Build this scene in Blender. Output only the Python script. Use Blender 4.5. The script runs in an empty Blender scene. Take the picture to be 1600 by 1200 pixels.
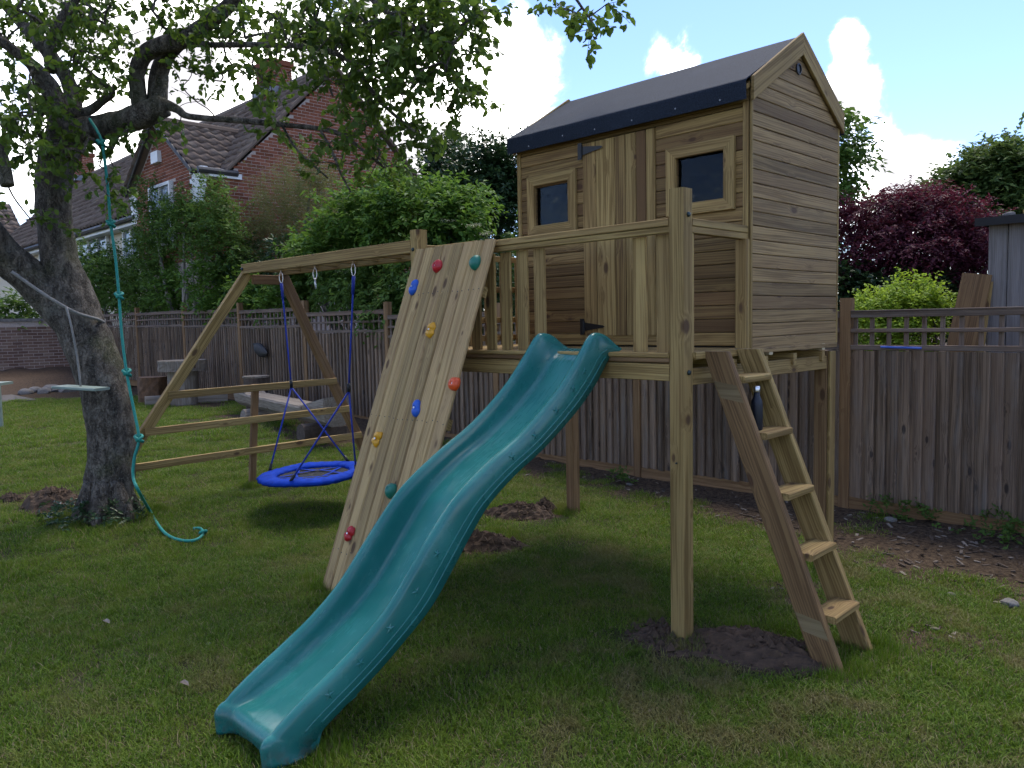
import bpy, math, random
import numpy as np
from mathutils import Vector, Matrix

R_ = math.radians
random.seed(7)
rng = np.random.default_rng(11)
scene = bpy.context.scene

# ------------------------------------------------------------------ camera
CAM = Vector((2.294045, -3.544485, 1.75))
ROT = Matrix(((0.706113, -0.041687, 0.706871),
              (0.707771, 0.071942, -0.702770),
              (-0.021558, 0.996537, 0.080304)))
FPX = 1221.0
cam = bpy.data.cameras.new('camera')
cam.sensor_fit = 'HORIZONTAL'
cam.sensor_width = 36.0
cam.lens = FPX / 1600 * 36
cam.clip_end = 1000
cam_o = bpy.data.objects.new('camera', cam)
scene.collection.objects.link(cam_o)
cam_o.matrix_world = Matrix.Translation(CAM) @ ROT.to_4x4()
scene.camera = cam_o

# ------------------------------------------------------------------ light
SUN_DIR = Vector((-0.16, 0.44, 0.88)).normalized()      # towards the sun
sun = bpy.data.lights.new('sun', 'SUN')
sun.energy = 0.62
sun.angle = R_(22)
sun.color = (1.0, 0.93, 0.80)
sun_o = bpy.data.objects.new('sun', sun)
scene.collection.objects.link(sun_o)
sun_o.rotation_euler = SUN_DIR.to_track_quat('Z', 'Y').to_euler()
scene.view_settings.view_transform = 'Standard'
scene.view_settings.look = 'None'
scene.view_settings.exposure = 2.65
scene.view_settings.gamma = 1.0
scene.view_settings.use_curve_mapping = False
scene.cycles.use_denoising = True
scene.cycles.adaptive_threshold = 0.02
scene.cycles.max_bounces = 4
scene.cycles.diffuse_bounces = 2
scene.cycles.glossy_bounces = 2
scene.cycles.transparent_max_bounces = 8


def ray(px, py):
    d = ROT @ Vector((px - 800, -(py - 600), -FPX))
    return d.normalized()


def on_z(px, py, z=0.0):
    d = ray(px, py)
    return CAM + d * ((z - CAM.z) / d.z)


def on_y(px, py, y):
    d = ray(px, py)
    return CAM + d * ((y - CAM.y) / d.y)


def on_x(px, py, x):
    d = ray(px, py)
    return CAM + d * ((x - CAM.x) / d.x)


FWD = -(ROT @ Vector((0, 0, 1)))


def on_d(px, py, depth):
    d = ray(px, py)
    return CAM + d * (depth / d.dot(FWD))


# ------------------------------------------------------------------ nodes
class NT:
    def __init__(s, tree):
        s.t = tree
        s.t.nodes.clear()

    def n(s, typ, ins=None, **kw):
        nd = s.t.nodes.new(typ)
        for k, v in kw.items():
            setattr(nd, k, v)
        for k, v in (ins or {}).items():
            s.set(nd, k, v)
        return nd

    def set(s, nd, k, v):
        sock = nd.inputs[k]
        if isinstance(v, bpy.types.NodeSocket):
            s.t.links.new(v, sock)
        else:
            sock.default_value = v

    def m(s, op, a, b=None, c=None, clamp=False):
        nd = s.n('ShaderNodeMath', operation=op, use_clamp=clamp)
        s.set(nd, 0, a)
        if b is not None: s.set(nd, 1, b)
        if c is not None: s.set(nd, 2, c)
        return nd.outputs[0]

    def vm(s, op, a, b=None):
        nd = s.n('ShaderNodeVectorMath', operation=op)
        s.set(nd, 0, a)
        if b is not None: s.set(nd, 1, b)
        return nd.outputs['Value'] if op in ('DISTANCE', 'LENGTH', 'DOT_PRODUCT') else nd.outputs[0]

    def mix(s, f, a, b, mode='MIX'):
        nd = s.n('ShaderNodeMix', data_type='RGBA', blend_type=mode)
        s.set(nd, 0, f)
        for i, v in ((6, a), (7, b)):
            if not isinstance(v, bpy.types.NodeSocket) and len(v) == 3: v = (*v, 1)
            s.set(nd, i, v)
        return nd.outputs[2]

    def sm(s, v, a, b, c=0.0, d=1.0):
        nd = s.n('ShaderNodeMapRange', interpolation_type='SMOOTHSTEP')
        for i, x in enumerate((v, a, b, c, d)): s.set(nd, i, x)
        return nd.outputs[0]

    def lin(s, v, a, b, c=0.0, d=1.0):
        nd = s.n('ShaderNodeMapRange')
        for i, x in enumerate((v, a, b, c, d)): s.set(nd, i, x)
        return nd.outputs[0]

    def noise(s, vec, scale=5.0, detail=3.0, rough=0.55, out=0, dist=0.0):
        nd = s.n('ShaderNodeTexNoise')
        s.set(nd, 'Vector', vec)
        s.set(nd, 'Scale', scale)
        s.set(nd, 'Detail', detail)
        s.set(nd, 'Roughness', rough)
        s.set(nd, 'Distortion', dist)
        return nd.outputs[out]

    def bump(s, h, strength=0.3, dist=0.01):
        return s.n('ShaderNodeBump', {'Height': h, 'Strength': strength, 'Distance': dist}).outputs[0]

    def principled(s, **ins):
        nd = s.n('ShaderNodeBsdfPrincipled')
        for k, v in ins.items():
            k = k.replace('_', ' ')
            if not isinstance(v, bpy.types.NodeSocket) and isinstance(v, tuple) and len(v) == 3 and 'Color' in k: v = (*v, 1)
            s.set(nd, k, v)
        return nd.outputs[0]

    def out(s, sh):
        o = s.n('ShaderNodeOutputMaterial')
        s.t.links.new(sh, o.inputs[0])


def material(name):
    mt = bpy.data.materials.new(name)
    mt.use_nodes = True
    return mt, NT(mt.node_tree)


def obj_coords(t, spread=40.0):
    tc = t.n('ShaderNodeTexCoord').outputs['Object']
    r = t.n('ShaderNodeObjectInfo').outputs['Random']
    off = t.n('ShaderNodeCombineXYZ', {0: t.m('MULTIPLY', r, spread), 1: t.m('MULTIPLY', r, spread * 2.7), 2: t.m('MULTIPLY', r, spread * 1.9)}).outputs[0]
    return t.vm('ADD', tc, off), r


def wood(name, c1, c2, knot=(0.07, 0.035, 0.018), tint=(0.2, 0.12, 0.06), tint_amt=0.5, val=(0.75, 1.15), rough=0.75, weather=0.0, kn=0.55, streak=None):
    mt, t = material(name)
    p, r = obj_coords(t)
    vor = t.n('ShaderNodeTexVoronoi', {'Vector': t.vm('MULTIPLY', p, (4.2, 9.5, 5.0)), 'Scale': 1.0})
    d = vor.outputs['Distance']
    has = t.m('GREATER_THAN', t.n('ShaderNodeSeparateColor', {0: vor.outputs['Color']}).outputs[0], 1 - kn)
    size = t.lin(t.n('ShaderNodeSeparateColor', {0: vor.outputs['Color']}).outputs[1], 0, 1, 0.09, 0.24)
    core = t.m('MULTIPLY', t.sm(d, t.m('MULTIPLY', size, 0.55), size, 1, 0), has)
    halo = t.m('MULTIPLY', t.sm(d, 0.06, 0.42, 1, 0), has)
    warp = t.m('MULTIPLY', t.m('SUBTRACT', t.noise(t.vm('MULTIPLY', p, (0.9, 5, 5)), 1.0, 1.0), 0.5), 0.06)
    sh = t.m('ADD', warp, t.m('MULTIPLY', halo, 0.022))
    q = t.vm('ADD', p, t.n('ShaderNodeCombineXYZ', {1: sh, 2: sh}).outputs[0])
    g1 = t.noise(t.vm('MULTIPLY', q, (0.8, 42, 42)), 1.0, 2.0, 0.6)
    g2 = t.noise(t.vm('MULTIPLY', q, (5, 190, 190)), 1.0, 2.0, 0.6)
    band = t.m('SINE', t.m('MULTIPLY', t.n('ShaderNodeSeparateXYZ', {0: q}).outputs[1], 430.0))
    big = t.noise(t.vm('MULTIPLY', p, (1.1, 4, 4)), 1.0, 2.0)
    g = t.m('ADD', t.m('MULTIPLY', g1, 0.75), t.m('MULTIPLY', g2, 0.25))
    g = t.m('ADD', g, t.m('MULTIPLY', band, 0.05))
    col = t.mix(t.sm(g, 0.36, 0.62), c2, c1)
    r2 = t.m('FRACT', t.m('MULTIPLY', r, 17.31))
    col = t.mix(t.m('MULTIPLY', t.m('POWER', r2, 1.6), tint_amt), col, tint)
    col = t.mix(t.m('MULTIPLY', t.sm(big, 0.45, 0.75), 0.35), col, t.mix(1.0, col, tint, 'MIX'))
    v = t.lin(t.m('FRACT', t.m('MULTIPLY', r, 5.77)), 0, 1, val[0], val[1])
    col = t.mix(1.0, col, t.n('ShaderNodeCombineColor', {0: v, 1: v, 2: v}).outputs[0], 'MULTIPLY')
    col = t.mix(t.m('MULTIPLY', halo, 0.3), col, tint)
    col = t.mix(t.m('MULTIPLY', core, 0.85), col, knot)
    if weather:
        w = t.noise(t.vm('MULTIPLY', p, (2.0, 14, 14)), 1.0, 4.0, 0.65)
        col = t.mix(t.m('MULTIPLY', t.sm(w, 0.45, 0.75), weather), col, streak or (0.05, 0.042, 0.04))
    h = t.m('SUBTRACT', g, t.m('MULTIPLY', core, 0.5))
    t.out(t.principled(Base_Color=col, Roughness=rough, Normal=t.bump(h, 0.5, 0.004), Specular_IOR_Level=0.25))
    return mt


def simple(name, col, rough=0.5, metal=0.0, var=0.15, scale=8.0, bump=0.0, spec=0.5, bscale=60.0):
    mt, t = material(name)
    p, r = obj_coords(t)
    nz = t.noise(p, scale, 4.0, 0.6)
    v = t.lin(nz, 0.25, 0.75, 1 - var, 1 + var)
    c = t.mix(1.0, col, t.n('ShaderNodeCombineColor', {0: v, 1: v, 2: v}).outputs[0], 'MULTIPLY')
    kw = {}
    if bump: kw['Normal'] = t.bump(t.noise(p, bscale, 4.0, 0.65), bump, 0.005)
    t.out(t.principled(Base_Color=c, Roughness=rough, Metallic=metal, Specular_IOR_Level=spec, **kw))
    return mt


def leafmat(name, cols, trans=0.35, rough=0.6, back=None):
    """cols: dark, mid, light; picked by the per-leaf attribute rnd"""
    mt, t = material(name)
    a = t.n('ShaderNodeAttribute', attribute_name='rnd').outputs['Fac']
    pos = t.n('ShaderNodeNewGeometry').outputs['Position']
    nz = t.noise(pos, 1.6, 2.0)
    f = t.m('ADD', t.m('MULTIPLY', a, 0.7), t.m('MULTIPLY', t.m('SUBTRACT', nz, 0.35), 0.8))
    c = t.mix(t.sm(f, 0.0, 0.5), cols[0], cols[1])
    c = t.mix(t.sm(f, 0.5, 1.0), c, cols[2])
    pr = t.principled(Base_Color=c, Roughness=rough, Specular_IOR_Level=0.2)
    tr = t.n('ShaderNodeBsdfTranslucent', {'Color': t.mix(0.6, c, (c_ := back or tuple(min(1, x * 1.9) for x in cols[2])))}).outputs[0]
    ms = t.n('ShaderNodeMixShader', {0: trans})
    t.t.links.new(pr, ms.inputs[1]); t.t.links.new(tr, ms.inputs[2])
    t.out(ms.outputs[0])
    return mt


# ------------------------------------------------------------------ world
world = bpy.data.worlds.new('World')
world.cycles.sampling_method = 'MANUAL'
world.cycles.sample_map_resolution = 256
scene.world = world
world.use_nodes = True
t = NT(world.node_tree)
sky = t.n('ShaderNodeTexSky', sky_type='NISHITA', sun_disc=False)
sky.sun_elevation = math.asin(SUN_DIR.z)
sky.sun_rotation = math.atan2(SUN_DIR.x, SUN_DIR.y)
sky.air_density = 1.0
sky.dust_density = 0.25
sky.ozone_density = 1.6
vdir = t.n('ShaderNodeTexCoord').outputs['Generated']
nz = t.noise(vdir, 6.5, 10.0, 0.6, dist=0.35)
dens = t.m('MULTIPLY', t.m('SUBTRACT', nz, 0.515), 2.0)
for (px, py, r, a) in ((130, 150, .30, .34), (360, 90, .20, .30), (600, 150, .20, .22), (770, 95, .085, .34), (830, 110, .06, .25), (730, 190, .11, .26), (640, 235, .12, .18),
                       (1045, 98, .06, .62), (1322, 112, .055, .52), (1332, 165, .05, .44), (1322, 52, .03, .6), (1400, 268, .07, .30), (1450, 290, .07, .24), (1340, 300, .07, .25),
                       (820, 5, .05, .18), (915, 175, .18, -.22), (1100, 30, .16, -.26), (1190, 20, .12, -.2), (1520, 110, .14, -.26), (1450, 60, .12, -.22), (1580, 170, .10, -.2)):
    c = ray(px, py)
    dd = t.vm('DISTANCE', vdir, tuple(c))
    dens = t.m('ADD', dens, t.m('MULTIPLY', t.sm(dd, 0.0, r * 1.5, 1, 0), a))
cov = t.m('POWER', t.sm(dens, -0.02, 0.36), 2.2)
sh1 = t.noise(t.vm('ADD', vdir, (3.1, 1.7, 0.2)), 9.0, 5.0, 0.55)
shade = t.m('MULTIPLY', t.sm(dens, 0.12, 0.38), t.sm(sh1, 0.34, 0.58))
ccol = t.mix(shade, (1.0, 1.0, 1.0), (0.115, 0.114, 0.126))
bg1 = t.n('ShaderNodeBackground', {0: t.mix(1.0, sky.outputs[0], (0.63, 0.68, 0.88), 'MULTIPLY'), 1: 0.051})
bg2 = t.n('ShaderNodeBackground', {0: t.mix(1.0, ccol, (1.0, 0.985, 0.95), 'MULTIPLY'), 1: 1.5})
ms = t.n('ShaderNodeMixShader', {0: cov})
t.t.links.new(bg1.outputs[0], ms.inputs[1]); t.t.links.new(bg2.outputs[0], ms.inputs[2])
wo = t.n('ShaderNodeOutputWorld')
t.t.links.new(ms.outputs[0], wo.inputs[0])

# ------------------------------------------------------------------ object helpers
COL = scene.collection
WM = {}
I4 = Matrix.Identity(4)


def place(o, M=None, parent=None):
    M = M or I4.copy()
    COL.objects.link(o)
    WM[o.name] = M
    if parent is not None:
        o.parent = parent
        o.matrix_parent_inverse = WM[parent.name].inverted()
    o.matrix_basis = M
    return o


def tag(o, label, cat, group=None, kind=None):
    if label: o['label'] = label
    if cat: o['category'] = cat
    if group: o['group'] = group
    if kind: o['kind'] = kind
    return o


def thing(name, label, cat, loc, group=None):
    o = bpy.data.objects.new(name, None)
    o.empty_display_size = 0.1
    place(o, Matrix.Translation(Vector(loc)))
    return tag(o, label, cat, group)


def frame(o, x, z):
    x = Vector(x).normalized(); z = Vector(z)
    z = (z - x * z.dot(x)).normalized()
    y = z.cross(x)
    M = Matrix((x, y, z)).transposed().to_4x4()
    M.translation = Vector(o)
    return M


class MB:
    def __init__(s):
        s.v = []; s.f = []; s.a = []

    def add(s, vs, fs, a=None):
        o = len(s.v)
        s.v += [tuple(v) for v in vs]
        s.f += [tuple(i + o for i in f) for f in fs]
        s.a += [a if a is not None else 0.5] * len(vs)

    def box(s, lo, hi, a=None, M=None):
        vs = [Vector((x, y, z)) for x in (lo[0], hi[0]) for y in (lo[1], hi[1]) for z in (lo[2], hi[2])]
        if M is not None: vs = [M @ v for v in vs]
        s.add(vs, [(0, 1, 3, 2), (4, 6, 7, 5), (0, 4, 5, 1), (2, 3, 7, 6), (0, 2, 6, 4), (1, 5, 7, 3)], a)

    def tube(s, pts, rad, n=8, smooth=0, wob=0.0, cap=True, a=None, seed=0):
        pts = [Vector(p) for p in pts]
        rad = list(rad) if hasattr(rad, '__len__') else [rad] * len(pts)
        if smooth:
            pts, rad = catmull(pts, rad, smooth)
        ref = Vector((0.13, 0.21, 1)).normalized()
        rn = random.Random(seed)
        vs = []; fs = []
        up = None
        ph = [rn.uniform(0, 6.28) for _ in range(6)]
        for i, p in enumerate(pts):
            d = (pts[min(i + 1, len(pts) - 1)] - pts[max(i - 1, 0)])
            if d.length < 1e-9: d = Vector((0, 0, 1))
            d.normalize()
            if up is None:
                up = d.orthogonal().normalized()
            up = (up - d * up.dot(d))
            up = up.normalized() if up.length > 1e-6 else d.orthogonal().normalized()
            w = d.cross(up)
            for k in range(n):
                an = 2 * math.pi * k / n
                rr = rad[i]
                if wob:
                    rr *= 1 + wob * (math.sin(3 * an + ph[0] + i * .35) * .5 + math.sin(5 * an + ph[1] - i * .5) * .3 + math.sin(2 * an + ph[2] + i * 0.8) * .4) + wob * rn.uniform(-.35, .35)
                vs.append(p + (up * math.cos(an) + w * math.sin(an)) * rr)
        for i in range(len(pts) - 1):
            for k in range(n):
                k2 = (k + 1) % n
                fs.append((i * n + k, i * n + k2, (i + 1) * n + k2, (i + 1) * n + k))
        if cap:
            fs.append(tuple(range(n - 1, -1, -1)))
            fs.append(tuple((len(pts) - 1) * n + k for k in range(n)))
        s.add(vs, fs, a)

    def lathe(s, prof, n=24, M=None, cap=True):
        vs = []; fs = []
        for (r, z) in prof:
            for k in range(n):
                an = 2 * math.pi * k / n
                v = Vector((r * math.cos(an), r * math.sin(an), z))
                vs.append(M @ v if M is not None else v)
        for i in range(len(prof) - 1):
            for k in range(n):
                k2 = (k + 1) % n
                fs.append((i * n + k, i * n + k2, (i + 1) * n + k2, (i + 1) * n + k))
        if cap:
            fs.append(tuple(range(n - 1, -1, -1)))
            fs.append(tuple((len(prof) - 1) * n + k for k in range(n)))
        s.add(vs, fs)

    def mesh(s, name, mat, smooth=False):
        me = bpy.data.meshes.new(name)
        me.from_pydata(s.v, [], s.f)
        at = me.attributes.new('rnd', 'FLOAT', 'POINT')
        at.data.foreach_set('value', s.a)
        me.materials.append(mat)
        if smooth: me.polygons.foreach_set('use_smooth', [True] * len(me.polygons))
        me.update()
        return me

    def build(s, name, mat, parent=None, M=None, smooth=False, local=False):
        """verts in world space unless local; object origin put at M"""
        if M is not None and not local:
            Mi = M.inverted()
            s.v = [tuple(Mi @ Vector(v)) for v in s.v]
        return place(bpy.data.objects.new(name, s.mesh(name, mat, smooth)), M, parent)


def catmull(pts, rad, k):
    P = [pts[0] * 2 - pts[1]] + pts + [pts[-1] * 2 - pts[-2]]
    Rr = [rad[0]] + rad + [rad[-1]]
    op = []; orr = []
    for i in range(1, len(P) - 2):
        for j in range(k):
            u = j / k
            a, b, c, d = P[i - 1], P[i], P[i + 1], P[i + 2]
            op.append(0.5 * ((2 * b) + (c - a) * u + (2 * a - 5 * b + 4 * c - d) * u * u + (3 * b - a - 3 * c + d) * u ** 3))
            orr.append(Rr[i] * (1 - u) + Rr[i + 1] * u)
    op.append(pts[-1]); orr.append(rad[-1])
    return op, orr


PLANKS = {}


def plank(name, L, W, T, mat, M, parent=None, ch=0.004, s0=0.0, s1=0.0):
    key = (round(L, 4), round(W, 4), round(T, 4), mat.name, round(ch, 4), round(s0, 3), round(s1, 3))
    me = PLANKS.get(key)
    if me is None:
        y, z, c = W / 2, T / 2, ch
        sec = [(-y + c, -z), (y - c, -z), (y, -z + c), (y, z - c), (y - c, z), (-y + c, z), (-y, z - c), (-y, -z + c)]
        b = MB()
        vs = [(-L / 2 + s0 * yy, yy, zz) for yy, zz in sec] + [(L / 2 + s1 * yy, yy, zz) for yy, zz in sec]
        fs = [(i, 8 + i, 8 + (i + 1) % 8, (i + 1) % 8) for i in range(8)]
        fs = [tuple(reversed(f)) for f in fs] + [tuple(range(8))[::-1], tuple(range(8, 16))]
        fs = [tuple(reversed(f)) for f in fs]
        b.add(vs, fs)
        me = b.mesh(name, mat)
        # make sure the normals look outward
        import bmesh
        bm = bmesh.new(); bm.from_mesh(me); bmesh.ops.recalc_face_normals(bm, faces=bm.faces); bm.to_mesh(me); bm.free()
        PLANKS[key] = me
    return place(bpy.data.objects.new(name, me), M, parent)


def beam(name, p0, p1, W, T, mat, parent, zdir, **kw):
    """timber from p0 to p1; T is measured along zdir, W across it"""
    p0 = Vector(p0); p1 = Vector(p1)
    return plank(name, (p1 - p0).length, W, T, mat, frame((p0 + p1) / 2, p1 - p0, zdir), parent, **kw)


def fast_mesh(name, V, F, mat, attr=None, smooth=False):
    """V (n,3), F (m,k) int"""
    me = bpy.data.meshes.new(name)
    V = np.ascontiguousarray(V, dtype=np.float32); F = np.ascontiguousarray(F, dtype=np.int32)
    me.vertices.add(len(V)); me.vertices.foreach_set('co', V.ravel())
    k = F.shape[1]
    me.loops.add(F.size); me.loops.foreach_set('vertex_index', F.ravel())
    me.polygons.add(len(F)); me.polygons.foreach_set('loop_start', np.arange(0, F.size, k, dtype=np.int32))
    if attr is not None:
        at = me.attributes.new('rnd', 'FLOAT', 'POINT')
        at.data.foreach_set('value', np.ascontiguousarray(attr, dtype=np.float32))
    me.materials.append(mat)
    if smooth: me.polygons.foreach_set('use_smooth', np.ones(len(F), dtype=bool))
    me.update(calc_edges=True)
    return me


def unit(a):
    return a / np.maximum(np.linalg.norm(a, axis=-1, keepdims=True), 1e-9)


def leaves_mesh(name, P, D, N, Ln, Wd, mat, rnd, fold=0.25, hexa=True):
    """leaves at P growing along D, face normal near N"""
    D = unit(D); S = unit(np.cross(D, N)); N = np.cross(S, D)
    Ln = Ln[:, None]; Wd = Wd[:, None]
    f = fold
    if hexa:
        base = P; tip = P + D * Ln - N * Ln * 0.16
        r1 = P + D * Ln * 0.28 + S * Wd * 0.46 + N * Wd * f
        r2 = P + D * Ln * 0.68 + S * Wd * 0.40 + N * Wd * f * 0.7 - N * Ln * .05
        l1 = P + D * Ln * 0.28 - S * Wd * 0.46 + N * Wd * f
        l2 = P + D * Ln * 0.68 - S * Wd * 0.40 + N * Wd * f * 0.7 - N * Ln * .05
        V = np.stack([base, r1, r2, tip, l2, l1], 1).reshape(-1, 3)
        n = len(P); b = np.arange(n)[:, None] * 6
        F = np.concatenate([b + np.array([[0, 1, 2, 3]]), b + np.array([[0, 3, 4, 5]])])
        A = np.repeat(rnd, 6)
    else:
        tip = P + D * Ln - N * Ln * 0.12
        r = P + D * Ln * 0.45 + S * Wd * 0.5 + N * Wd * f
        l = P + D * Ln * 0.45 - S * Wd * 0.5 + N * Wd * f
        V = np.stack([P, r, tip, l], 1).reshape(-1, 3)
        n = len(P); b = np.arange(n)[:, None] * 4
        F = np.concatenate([b + np.array([[0, 1, 2]]), b + np.array([[0, 2, 3]])])
        A = np.repeat(rnd, 4)
    return fast_mesh(name, V, F, mat, A)


def gz(x, y):
    """height of the lawn: rises gently towards the far end"""
    u = np.clip((-np.asarray(x, float) - 2.5) / 7.5, 0, 1)
    z = 0.30 * u * u * (3 - 2 * u)
    return z


def g1(x, y): return float(gz(x, y))


# ------------------------------------------------------------------ materials
M_new = wood('treated_pine', (0.38, 0.262, 0.097), (0.185, 0.115, 0.037), tint=(0.215, 0.125, 0.05), tint_amt=0.35, val=(0.82, 1.12))
M_clad = wood('treated_cladding', (0.34, 0.222, 0.080), (0.15, 0.088, 0.030), tint=(0.115, 0.060, 0.025), tint_amt=0.9, val=(0.6, 1.2))
M_cladg = wood('weathered_cladding', (0.36, 0.240, 0.105), (0.17, 0.105, 0.043), tint=(0.145, 0.085, 0.042), tint_amt=0.75, val=(0.68, 1.18), weather=0.25, streak=(0.24, 0.185, 0.115))
M_climb = wood('climbing_pine', (0.48, 0.335, 0.145), (0.27, 0.175, 0.072), tint=(0.28, 0.18, 0.09), tint_amt=0.5, val=(0.72, 1.15), kn=.5)
M_brown = wood('brown_treated_timber', (0.29, 0.175, 0.085), (0.165, 0.092, 0.042), tint=(0.13, 0.07, 0.03), tint_amt=0.3, val=(0.85, 1.1), kn=0.3)
M_step = wood('stained_stringer', (0.225, 0.135, 0.057), (0.12, 0.066, 0.027), tint=(0.11, 0.06, 0.03), tint_amt=0.2, val=(0.9, 1.05), kn=0.25)
M_fence = wood('weathered_fence', (0.26, 0.182, 0.122), (0.10, 0.068, 0.045), knot=(0.03, 0.022, 0.02), tint=(0.115, 0.078, 0.055), tint_amt=0.6, val=(0.6, 1.35), rough=0.9, weather=0.5, streak=(0.19, 0.172, 0.155), kn=0.65)
M_trel = wood('weathered_trellis', (0.2, 0.15, 0.115), (0.11, 0.08, 0.06), tint=(0.16, 0.1, 0.07), val=(0.8, 1.15), rough=0.9, weather=0.4, streak=(0.2, 0.185, 0.17), kn=0.2)
M_shed = wood('silvered_shed', (0.215, 0.198, 0.182), (0.13, 0.118, 0.108), knot=(0.1, 0.09, 0.085), tint=(0.19, 0.175, 0.175), val=(0.9, 1.1), rough=0.9, weather=0.4, streak=(0.26, 0.245, 0.235), kn=0.2)
M_log = wood('weathered_log', (0.27, 0.235, 0.19), (0.16, 0.13, 0.1), tint=(0.14, 0.1, 0.07), tint_amt=0.3, val=(0.9, 1.1), rough=0.9, weather=0.4, streak=(0.1, 0.08, 0.06), kn=0.2)
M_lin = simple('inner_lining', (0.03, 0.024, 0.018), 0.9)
M_black = simple('black_iron', (0.012, 0.012, 0.013), 0.45, 0.3)
M_steel = simple('bright_steel', (0.55, 0.55, 0.56), 0.28, 1.0, var=0.05)
M_bolt = simple('dark_bolt', (0.02, 0.035, 0.035), 0.4, 0.4)
M_pale = simple('pale_end_grain', (0.45, 0.36, 0.22), 0.8, var=0.2, scale=60)
M_blue = simple('blue_fabric', (0.003, 0.034, 0.30), 0.85, var=0.3, scale=14, bump=0.5, bscale=40, spec=0.15)
M_brope = simple('blue_rope', (0.008, 0.028, 0.26), 0.7, var=0.2, scale=60, bump=0.4, bscale=220)
M_net = simple('black_net', (0.012, 0.013, 0.016), 0.75)
M_grope = simple('green_rope', (0.006, 0.20, 0.155), 0.65, var=0.25, scale=60, bump=0.5, bscale=200)
M_hrope = simple('grey_rope', (0.20, 0.19, 0.17), 0.85, var=0.2, scale=60, bump=0.4, bscale=200)
M_white = simple('white_paint', (0.72, 0.72, 0.70), 0.5, var=0.05)
M_cream = simple('cream_render', (0.62, 0.55, 0.43), 0.9, var=0.06, bump=0.2)
M_dgut = simple('dark_gutter', (0.03, 0.028, 0.028), 0.5)
M_lead = simple('grey_lead', (0.22, 0.23, 0.25), 0.6)
M_soil = simple('dark_soil', (0.062, 0.037, 0.021), 0.95, var=0.5, scale=24, bump=1.0, bscale=70)
M_stone = simple('grey_stone', (0.16, 0.145, 0.13), 0.9, var=0.35, scale=12, bump=0.5)
M_seat = simple('pale_green_paint', (0.19, 0.24, 0.2), 0.6, var=0.15)
M_navy = simple('navy_enamel', (0.003, 0.005, 0.012), 0.5, 0.0, var=0.05)
M_bark_g = simple('pale_bark', (0.20, 0.18, 0.15), 0.9, var=0.3, scale=16, bump=0.5)
HOLD = {}
for nm, c in dict(red=(0.42, 0.012, 0.018), blue=(0.012, 0.09, 0.45), yellow=(0.62, 0.30, 0.01), orange=(0.62, 0.075, 0.012), green=(0.008, 0.15, 0.10)).items():
    HOLD[nm] = simple('hold_' + nm, c, 0.42, var=0.08, scale=30, bump=0.15, bscale=120)

# bark
M_bark, t = material('apple_bark')
p, r = obj_coords(t, 0.0)
n1 = t.noise(t.vm('MULTIPLY', p, (1, 1, 0.38)), 16, 6, 0.7)
vo = t.n('ShaderNodeTexVoronoi', {'Vector': t.vm('ADD', t.vm('MULTIPLY', p, (1, 1, 0.45)), t.vm('MULTIPLY', t.noise(p, 9, 3, out=1), (0.16, 0.16, 0.16))), 'Scale': 44.0}, feature='DISTANCE_TO_EDGE')
cr = t.sm(t.m('ADD', vo.outputs['Distance'], t.m('MULTIPLY', t.noise(p, 40, 3), 0.14)), 0.05, 0.16)
n2 = t.noise(p, 5, 5, 0.65)
c = t.mix(t.sm(n1, 0.35, 0.7), (0.052, 0.043, 0.034), (0.20, 0.17, 0.135))
c = t.mix(t.m('MULTIPLY', t.sm(n2, 0.52, 0.7), 0.6), c, (0.21, 0.20, 0.165))
c = t.mix(t.m('MULTIPLY', t.sm(t.noise(p, 2.3, 4), 0.5, 0.68), 0.45), c, (0.075, 0.085, 0.032))
c = t.mix(t.m('MULTIPLY', t.m('SUBTRACT', 1.0, cr), 0.3), c, (0.018, 0.014, 0.011))
c = t.mix(t.m('MULTIPLY', t.sm(t.noise(p, 60, 3, 0.7), 0.56, 0.66), 0.5), c, (0.22, 0.215, 0.18))
t.out(t.principled(Base_Color=c, Roughness=0.92, Specular_IOR_Level=0.15, Normal=t.bump(t.m('ADD', t.m('MULTIPLY', n1, 0.8), t.m('MULTIPLY', cr, 0.5)), 1.0, 0.035)))

# roofing felt
M_felt, t = material('mineral_felt')
p, r = obj_coords(t, 0.0)
sp = t.noise(p, 170, 2, 0.7)
c = t.mix(t.sm(sp, 0.4, 0.72), (0.008, 0.012, 0.020), (0.024, 0.034, 0.052))
c = t.mix(t.m('MULTIPLY', t.sm(t.noise(p, 3.0, 4), 0.5, 0.75), 0.25), c, (0.030, 0.040, 0.060))
t.out(t.principled(Base_Color=c, Roughness=0.85, Specular_IOR_Level=0.25, Normal=t.bump(t.m('ADD', sp, t.m('MULTIPLY', t.noise(p, 7, 2), 1.0)), 0.35, 0.003)))

# slide plastic
M_slide, t = material('teal_plastic')
p, r = obj_coords(t, 0.0)
n1 = t.noise(p, 2.2, 4, 0.6)
n2 = t.noise(t.vm('MULTIPLY', p, (30, 3, 3)), 2, 3, 0.6)
c = t.mix(t.sm(n1, 0.3, 0.75), (0.013, 0.122, 0.108), (0.024, 0.172, 0.152))
c = t.mix(t.m('MULTIPLY', t.sm(t.noise(p, 14, 5, 0.7), 0.5, 0.8), 0.12), c, (0.08, 0.16, 0.175))
rg = t.lin(t.m('ADD', t.m('MULTIPLY', n1, 0.6), t.m('MULTIPLY', n2, 0.4)), 0.3, 0.7, 0.15, 0.36)
scf = t.noise(t.vm('MULTIPLY', p, (60, 2.5, 2.5)), 1.0, 4, 0.7)
c = t.mix(t.m('MULTIPLY', t.sm(scf, 0.58, 0.70), 0.22), c, (0.16, 0.24, 0.24))
pz = t.n('ShaderNodeSeparateXYZ', {0: t.n('ShaderNodeNewGeometry').outputs['Position']}).outputs[2]
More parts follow.
